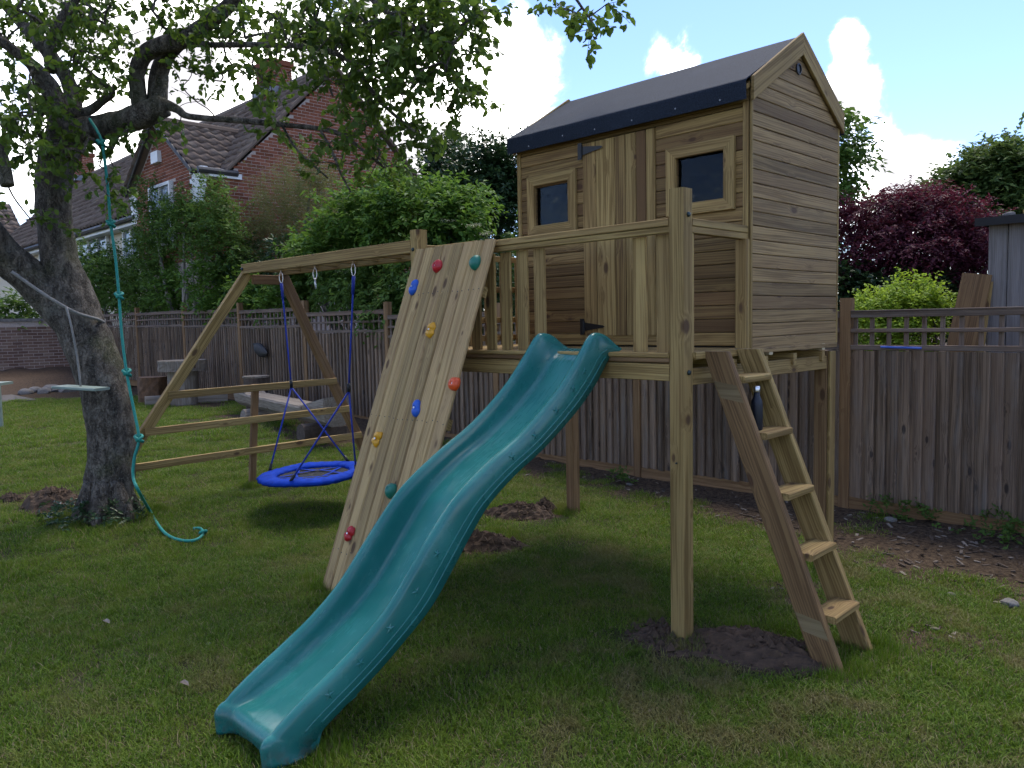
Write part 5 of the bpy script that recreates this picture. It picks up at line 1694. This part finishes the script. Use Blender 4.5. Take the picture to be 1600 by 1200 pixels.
for (cx_, cy_, rx, ry, n, d0, d1) in zones:
    n = int(n * (1.3 if cx_ < 260 and cy_ > -20 else (.7 if cy_ > 180 else (1.5 if 440 < cx_ < 730 else 1.2))))
    for _ in range(n):
        an = rn.uniform(0, 6.283); q = math.sqrt(rn.uniform(0, 1))
        spr.append(np.array(on_d(cx_ + rx * q * math.cos(an), cy_ + ry * q * math.sin(an), rn.uniform(d0, d1))))
spr = np.array(spr)
# branchlets: every spray joins the nearest branch or spray already joined
rp = np.array([p_ for p_, r_ in roots])
dm = np.linalg.norm(spr[:, None] - rp[None], axis=2)
best = dm.min(1); par = dm.argmin(1); pk = np.zeros(len(spr), int)   # 0: branch, 1: spray
done = np.zeros(len(spr), bool); order = []
for _ in range(len(spr)):
    bb = np.where(done, 1e9, best); i = int(bb.argmin()); done[i] = True; order.append(i)
    d = np.linalg.norm(spr - spr[i], axis=1) * 1.12
    up_ = (d < best) & ~done
    best[up_] = d[up_]; par[up_] = i; pk[up_] = 1
size = np.ones(len(spr))
for i in reversed(order):
    if pk[i]: size[par[i]] += size[i]
tw = MB()
SD = np.zeros_like(spr)
for i in order:
    a_ = spr[par[i]] if pk[i] else rp[par[i]]
    b_ = spr[i]; v = b_ - a_; L = np.linalg.norm(v)
    SD[i] = v / max(L, 1e-6)
    mid = (a_ + b_) / 2 + rn.normal(0, .07 * L, 3) + np.array([0, 0, .05 * L])
    r0 = min(.0022 * size[i] ** .5 + .0014, .014)
    tw.tube([a_, mid, b_], [r0 * 1.15, r0, r0 * .8], 4, smooth=3, cap=False)
PL = []; DL = []; NL = []
for i in range(len(spr)):
    nl_ = rn.integers(9, 15)
    ax = unit(SD[i] * .7 + rn.normal(0, .6, 3) + np.array([0, 0, -.15]))
    Lx = rn.uniform(.12, .26)
    tw.tube([spr[i], spr[i] + ax * Lx * .5 + np.array([0, 0, .01]), spr[i] + ax * Lx], [.0025, .002, .0012], 3, cap=False)
    for k in range(nl_):
        u = (k + rn.uniform(0, 1)) / nl_
        PL.append(spr[i] + ax * Lx * u + rn.normal(0, .014, 3))
        d = ax * .5 + rn.normal(0, .75, 3) + np.array([0, 0, -.35])
        DL.append(d); NL.append(rn.normal(0, .5, 3) + np.array([0, 0, 1.0]))
PL = np.array(PL); DL = np.array(DL); NL = np.array(NL)
n = len(PL)
LnL = rn.uniform(.040, .080, n)
tw.build('twigs', M_bark, tree)
M_apple = leafmat('apple_leaf', ((.030, .056, .011), (.068, .115, .018), (.13, .19, .030)), trans=.36, back=(.19, .30, .04))
place(bpy.data.objects.new('crown', leaves_mesh('crown', PL, DL, NL, LnL, LnL * rn.uniform(.6, .82, n), M_apple, rn.uniform(0, 1, n), .16)), None, tree)

# green climbing rope
gp = [on_d(140, 186, 6.72), on_d(152, 205, 6.66), on_d(160, 226, 6.66), on_d(168, 290, 6.64), on_d(173, 350, 6.64), on_d(180, 400, 6.62), on_d(186, 463, 6.6), on_d(190, 520, 6.55), on_d(198, 583, 6.5), on_d(209, 640, 6.46), on_d(217, 685, 6.42), on_d(210, 715, 6.4), on_d(208, 745, 6.38), on_d(218, 770, 6.36)]
for px, py in ((235, 800), (250, 820), (265, 831), (285, 836), (305, 835), (317, 827), (313, 820), (302, 820)):
    P = on_z(px, py, .10); gp.append(Vector((P.x, P.y, max(ground_at(P.x, P.y) + .02, .03 + ground_at(P.x, P.y)))))
gro = thing('climbing_rope', 'turquoise knotted rope hanging from the apple tree down to the lawn', 'rope', gp[-1])
b = MB(); b.tube(gp, .0125, 8, smooth=6); b.build('rope', M_grope, gro, smooth=True)
for px, py, D in ((157, 224, 6.66), (173, 350, 6.64), (186, 463, 6.6), (198, 583, 6.5), (217, 686, 6.42)):
    c = on_d(px, py, D); b = MB()
    pts_ = [c + Vector((.028 * math.sin(a_), .028 * math.cos(a_), .03 * math.sin(a_ * .5 - 1))) for a_ in np.linspace(0, 9, 16)]
    b.tube(pts_, .0125, 7); b.build('knot', M_grope, gro, smooth=True)
c = gp[-3]; b = MB(); b.tube([c + Vector((.025 * math.sin(a_), .025 * math.cos(a_), .015 + .015 * math.sin(a_))) for a_ in np.linspace(0, 8, 14)], .0125, 7); b.build('knot', M_grope, gro, smooth=True)
# grey rope round the trunk and the small plank seat
hp = [on_d(18, 424, 6.42), on_d(50, 447, 6.5), on_d(85, 470, 6.55), on_d(120, 489, 6.66), on_d(150, 498, 6.85), on_d(162, 503, 7.0)]
o = MB(); o.tube(hp, .014, 8, smooth=5); o = o.build('tree_rope', M_hrope, smooth=True); tag(o, 'grey rope tied along the leaning left limb of the apple tree', 'rope')
se = thing('plank_swing', 'small pale green plank seat hanging on a rope in front of the apple trunk', 'swing', on_d(124, 606, 6.55))
a_, b_ = on_d(93, 604, 6.6), on_d(160, 608, 6.5)
beam('seat', a_, b_, .17, .022, M_seat, se, (0, 0, 1))
mid = (a_ + b_) / 2
bb = MB(); bb.tube([mid + Vector((0, 0, .01)), on_d(121, 560, 6.56), on_d(112, 512, 6.5), on_d(104, 480, 6.53)], .009, 7, smooth=3); bb.build('rope', M_hrope, se, smooth=True)


# ------------------------------------------------------------------ hedge plants and trees
def foliage(name, label, cat, blobs, nspray, leaf, mat, base, seed, lw=.5, per=12, sl=.28, droop=.25, stems=5, barkm=None, group=None, hexa=False, up=.35, shell=.35):
    """blobs: list of (centre, radii); sprays of leaves grow outward in each blob's outer layer"""
    r = np.random.default_rng(seed)
    root = thing(name, label, cat, base, group)
    C_ = np.array([np.array(b[0]) for b in blobs]); Rr = np.array([np.array(b[1]) for b in blobs])
    wgt = (Rr[:, 0] * Rr[:, 2] + Rr[:, 1] * Rr[:, 2]); wgt = wgt / wgt.sum()
    k = r.choice(len(blobs), nspray, p=wgt)
    d = unit(r.normal(size=(nspray, 3)))
    q = 1 - np.abs(r.normal(0, shell, nspray)); q = np.clip(q, .1, 1.12)
    # lumpy outline
    lump = 1 + .16 * np.sin(d[:, 0] * 5 + k) + .14 * np.sin(d[:, 2] * 7 + 2 * k + d[:, 1] * 4) + r.normal(0, .08, nspray)
    P = C_[k] + d * Rr[k] * (q * lump)[:, None]
    keep = P[:, 2] > (base[2] + .15)
    P = P[keep]; d = d[keep]; nspray = len(P)
    ax = unit(d * .7 + np.array([0, 0, up]) + r.normal(0, .5, (nspray, 3)))
    u = np.tile(np.linspace(.05, 1, per), nspray)
    rep = np.repeat(np.arange(nspray), per)
    Ls = r.uniform(.6, 1.3, nspray) * sl
    side = unit(np.cross(ax, np.array([0.1, 0.05, 1.0])) + 1e-6)
    sg = np.tile(np.where(np.arange(per) % 2 == 0, 1., -1.), nspray)
    pos = P[rep] + ax[rep] * (u * Ls[rep])[:, None] + np.array([0, 0, -1.0]) * (droop * u * u * Ls[rep])[:, None] + r.normal(0, sl * .07, (len(rep), 3))
    dr_ = ax[rep] * .6 + side[rep] * sg[:, None] * .8 + r.normal(0, .35, (len(rep), 3)) + np.array([0, 0, -droop * .6])
    nr_ = np.array([0, 0, 1.0]) + d[rep] * .45 + r.normal(0, .38, (len(rep), 3))
    ln_ = r.uniform(.7, 1.3, len(rep)) * leaf
    rn_ = np.clip(np.repeat(r.uniform(0, .75, nspray), per) + r.uniform(0, .35, len(rep)), 0, 1)
    place(bpy.data.objects.new('crown', leaves_mesh('crown', pos, dr_, nr_, ln_, ln_ * lw, mat, rn_, .14, hexa)), None, root)
    b = MB(); bs_ = Vector(base)
    for i in range(stems):
        kk = r.integers(0, len(blobs)); tgt = Vector(C_[kk] + r.normal(0, .3, 3) * Rr[kk])
        st = bs_ + Vector((r.normal(0, .15), r.normal(0, .1), 0))
        m1 = st.lerp(tgt, .5) + Vector((r.normal(0, .12), r.normal(0, .12), .15))
        hh = max((tgt - st).length, .3)
        b.tube([st, m1, tgt], [.014 * hh + .012, .009 * hh + .008, .006], 7, smooth=4, wob=.05, seed=i)
    if stems: b.build('trunk', barkm or M_bark, root, smooth=True)
    return root


def blob(px, py, Yp, rx, rz, ry=None):
    """pixel radii turned into metres at the plane y = Yp"""
    c = on_y(px, py, Yp); D = (c - CAM).dot(FWD)
    return (tuple(c), (rx * D / FPX, (ry or rx) * D / FPX, rz * D / FPX))


L_elder = leafmat('elder_leaf', ((.03, .068, .010), (.068, .138, .018), (.14, .24, .034)), .32)
L_dark = leafmat('evergreen_leaf', ((.012, .028, .010), (.026, .055, .018), (.05, .09, .028)), .2, .35)
L_mid = leafmat('hedge_leaf', ((.03, .062, .012), (.064, .122, .02), (.12, .195, .036)), .3)
L_olive = leafmat('olive_leaf', ((.05, .065, .018), (.095, .115, .035), (.16, .17, .06)), .3)
L_purple = leafmat('purple_maple_leaf', ((.030, .009, .014), (.085, .020, .032), (.16, .045, .062)), .3, .6, back=(.20, .03, .05))
L_lime = leafmat('lime_leaf', ((.07, .12, .012), (.17, .26, .022), (.28, .38, .04)), .35)
L_broad = leafmat('broad_tree_leaf', ((.03, .055, .014), (.062, .105, .024), (.115, .165, .04)), .32)
L_flower = leafmat('elder_flower', ((.3, .3, .18), (.45, .45, .28), (.5, .5, .35)), .2)


def gbase(px, py, Yp):
    c = on_y(px, py, Yp); return (c.x, Yp, .3 if c.x < -8 else .05)


foliage('hedge_shrub', 'dark dense hedge shrub behind the fence, just right of the apple trunk', 'shrub', [blob(170, 440, 3.88, 55, 45, 22), blob(215, 455, 3.88, 45, 40, 22), blob(140, 420, 3.88, 40, 40, 22), blob(255, 450, 3.88, 40, 45, 22)], 900, .10, L_mid, gbase(190, 500, 3.88), 1, per=14, sl=.3, up=.15)
foliage('tall_shrub', 'tall light green shrub in front of the bay window of the brick house', 'shrub', [blob(285, 345, 3.92, 55, 42, 24), blob(255, 375, 3.92, 45, 45, 24), blob(335, 330, 3.92, 40, 45, 24), blob(240, 320, 3.92, 18, 38, 24), blob(350, 385, 3.92, 45, 45, 24), blob(225, 400, 3.92, 40, 35, 24)], 1250, .085, L_mid, gbase(300, 500, 3.92), 2, per=13, sl=.36, up=.5, barkm=M_bark_g, stems=4)
foliage('bare_stem_shrub', 'shrub with pale bare stems and thin leaves behind the fence', 'shrub', [blob(310, 400, 3.80, 26, 26, 20), blob(290, 350, 3.80, 30, 26, 20)], 130, .09, L_mid, gbase(300, 490, 3.80), 3, per=10, sl=.3, barkm=M_bark_g, stems=9)
elder1 = foliage('elder_bush', 'low bright green elder bush above the fence behind the A frame top', 'shrub', [blob(285, 455, 4.05, 45, 30), blob(345, 448, 4.0, 50, 36), blob(400, 455, 4.0, 40, 30), blob(440, 470, 4.0, 30, 28)], 700, .105, L_elder, gbase(340, 500, 4.05), 4, per=13, sl=.34, up=.25, droop=.4)
foliage('olive_shrub', 'feathery olive green shrub in front of the brick gable wall', 'shrub', [blob(450, 330, 5.3, 55, 70), blob(490, 290, 5.3, 35, 45), blob(405, 370, 5.2, 40, 45), blob(520, 350, 5.3, 40, 50)], 1500, .055, L_olive, gbase(460, 490, 5.3), 5, per=15, sl=.45, lw=.32, up=.7, shell=.5)
elder2 = foliage('elder_bush', 'broad bright green elder behind the swing beam', 'shrub', [blob(560, 350, 4.8, 70, 45), blob(640, 330, 5.0, 70, 50), blob(700, 350, 5.0, 50, 45), blob(600, 310, 5.2, 50, 40), blob(520, 385, 4.6, 50, 32), blob(480, 395, 4.5, 30, 22), blob(720, 315, 5.4, 40, 32)], 1500, .115, L_elder, gbase(600, 500, 4.8), 6, per=14, sl=.36, up=.25, droop=.45)
foliage('ivy_hedge', 'dark ivy hedge spilling over the fence between beam and climbing wall', 'hedge', [blob(590, 440, 4.1, 50, 50), blob(540, 430, 4.2, 45, 42), blob(625, 470, 3.85, 26, 36), blob(480, 430, 4.3, 40, 40), blob(660, 440, 4.2, 40, 60), blob(595, 495, 3.75, 24, 18)], 1150, .10, L_mid, gbase(580, 500, 4.1), 7, per=13, sl=.26, up=.0, droop=.6)
foliage('dark_hedge', 'deep green hedge mass low behind the fence and climbing wall', 'hedge', [blob(440, 420, 4.4, 50, 45, 30), blob(380, 430, 4.3, 50, 45, 30), blob(720, 430, 5.0, 60, 60), blob(780, 450, 4.8, 50, 60)], 800, .10, L_dark, gbase(500, 500, 5.0), 8, per=13, sl=.3, up=.1)
foliage('evergreen_tree', 'dark evergreen tree behind the left end of the playhouse roof', 'tree', [blob(770, 260, 7.5, 40, 42), blob(740, 300, 7.5, 55, 60), blob(785, 320, 7.5, 45, 70), blob(720, 350, 7.3, 40, 45), blob(800, 280, 7.6, 30, 50)], 1300, .11, L_dark, gbase(770, 500, 7.5), 9, per=14, sl=.36, up=.35)
foliage('evergreen_tree', 'darker rounded tree between the brick gable and the evergreen', 'tree', [blob(705, 250, 8.2, 36, 36), blob(690, 290, 8.2, 36, 50), blob(715, 320, 8.2, 40, 50)], 700, .11, L_dark, gbase(700, 500, 8.2), 10, per=14, sl=.36, up=.35)
foliage('background_hedge', 'mid green garden hedge far behind the playhouse', 'hedge', [blob(880, 420, 7.5, 90, 90), blob(1010, 430, 7.5, 90, 90), blob(1130, 430, 7.5, 90, 90), blob(830, 470, 6.5, 80, 70), blob(950, 480, 6.5, 80, 60)], 2000, .12, L_mid, gbase(1000, 500, 7.5), 11, per=13, sl=.34, stems=3)
foliage('slender_tree', 'thin leafed green tree showing at the right edge of the playhouse wall', 'tree', [blob(1310, 215, 7.0, 30, 40), blob(1305, 270, 7.0, 30, 40), blob(1320, 320, 7.0, 28, 24), blob(1300, 400, 7.0, 30, 70), blob(1280, 250, 7.2, 50, 60)], 420, .10, L_mid, gbase(1290, 500, 7.0), 12, per=12, sl=.36, up=.2, droop=.4)
foliage('purple_maple', 'purple leaved Japanese maple behind the trellis', 'tree', [blob(1395, 325, 6.4, 55, 15), blob(1460, 330, 6.4, 50, 18), blob(1350, 350, 6.4, 42, 14), blob(1425, 360, 6.3, 62, 17), blob(1505, 358, 6.4, 40, 18), blob(1360, 385, 6.4, 50, 14), blob(1450, 392, 6.2, 60, 15), blob(1515, 395, 6.4, 38, 16), blob(1345, 425, 6.3, 48, 12), blob(1480, 425, 6.3, 60, 14), blob(1410, 410, 6.5, 50, 12), blob(1430, 308, 6.5, 40, 9), blob(1530, 330, 6.5, 16, 12), blob(1330, 325, 6.5, 20, 9)], 2900, .052, L_purple, gbase(1430, 500, 6.4), 13, per=14, sl=.24, lw=.4, up=.0, droop=.35)
foliage('lime_shrub', 'bright lime green shrub under the purple maple', 'shrub', [blob(1400, 490, 4.9, 50, 32), blob(1365, 500, 4.8, 35, 28), blob(1450, 490, 4.9, 35, 28), blob(1420, 470, 5.0, 40, 24), blob(1400, 530, 4.8, 60, 30)], 1100, .042, L_lime, gbase(1400, 560, 4.9), 14, per=11, sl=.2, up=.8, lw=.6)
foliage('under_shrub', 'dark green shrub in the shade below the purple maple', 'shrub', [blob(1330, 470, 6.0, 50, 45), blob(1420, 470, 6.2, 60, 40), blob(1500, 480, 6.2, 50, 40)], 600, .09, L_dark, gbase(1400, 540, 6.0), 15, per=12, sl=.28)
foliage('broad_tree', 'broad green tree against the sky above the grey shed', 'tree', [blob(1540, 280, 9.0, 50, 36), blob(1500, 310, 9.0, 55, 26), blob(1580, 300, 9.0, 60, 40), blob(1560, 250, 9.0, 24, 28), blob(1620, 280, 9.0, 60, 40), blob(1470, 325, 9.0, 30, 18), blob(1560, 350, 9.0, 70, 40)], 2300, .09, L_broad, gbase(1560, 520, 9.0), 16, per=15, sl=.36, up=.2, droop=.3)
foliage('wall_shrub', 'green shrub growing over the old brick garden wall', 'shrub', [((WX - .6, 1.6, 2.25), (.5, .9, .35)), ((WX - .5, .6, 2.15), (.4, .5, .3))], 260, .12, L_mid, (WX - .6, 1.4, .4), 17, per=12, sl=.32)
# flat cream flower heads on the elders
rn = np.random.default_rng(9)
for k, (px, py, Yp) in enumerate(((445, 462, 3.8), (535, 425, 3.9), (740, 352, 4.6), (760, 365, 4.6), (295, 430, 3.85), (280, 438, 3.85), (455, 400, 4.2), (700, 345, 4.6))):
    c = np.array(on_y(px, py, Yp)); m = 70
    P = c + np.stack([rn.normal(0, .07, m), rn.normal(0, .07, m), rn.normal(0, .015, m)], 1)
    o = place(bpy.data.objects.new('flower_head', leaves_mesh('flower_head', P, rn.normal(0, 1, (m, 3)) * np.array([1, 1, .2]), np.tile(np.array([[0, 0, 1.0]]), (m, 1)), np.full(m, .025), np.full(m, .02), L_flower, rn.uniform(0, 1, m), .1, False)), None, elder1 if px < 450 else elder2)
# weeds along the fence foot
for k, (px, py, s_, lab) in enumerate(((1390, 805, .16, 'leafy weed at the fence foot beside the pale stone'), (1440, 812, .18, 'larger leafy weed at the fence foot right of the pale stone'), (1560, 830, .2, 'low dark weed at the fence foot by the right edge'), (1585, 850, .22, 'spreading green weed in the soil at the right edge'), (965, 752, .14, 'little green weed under the deck near the fence'), (780, 725, .14, 'small weed by the fence left of the rear post'))):
    c = on_z(px, py, .02)
    foliage('weed', lab, 'weed', [((c.x, min(c.y, 3.38), .05), (s_, s_ * .6, .09))], 26, .045, L_mid, (c.x, min(c.y, 3.38), -.14), 60 + k, per=7, sl=.09, stems=0, up=.8)
c = on_z(150, 800, .12)
foliage('ivy_clump', 'dark ivy growing round the foot of the apple trunk', 'ivy', [((c.x + .1, c.y - .22, .16), (.30, .22, .12)), ((c.x + .35, c.y + .05, .14), (.2, .25, .10))], 110, .045, L_dark, (c.x, c.y, -.1), 70, per=8, sl=.1, stems=0)
# fallen leaves on the lawn
for k, (px, py, lab) in enumerate(((160, 970, 'pale dry leaf on the lawn at the left'), (280, 1066, 'brown dry leaf on the lawn left of the slide foot'))):
    P = np.array([on_z(px, py, .04)]); o = place(bpy.data.objects.new('fallen_leaf', leaves_mesh('fallen_leaf', P, np.array([[1., .3, .1]]), np.array([[0., 0, 1]]), np.array([.07]), np.array([.035]), M_log, np.array([.5]), .3)))
    tag(o, lab, 'leaf')
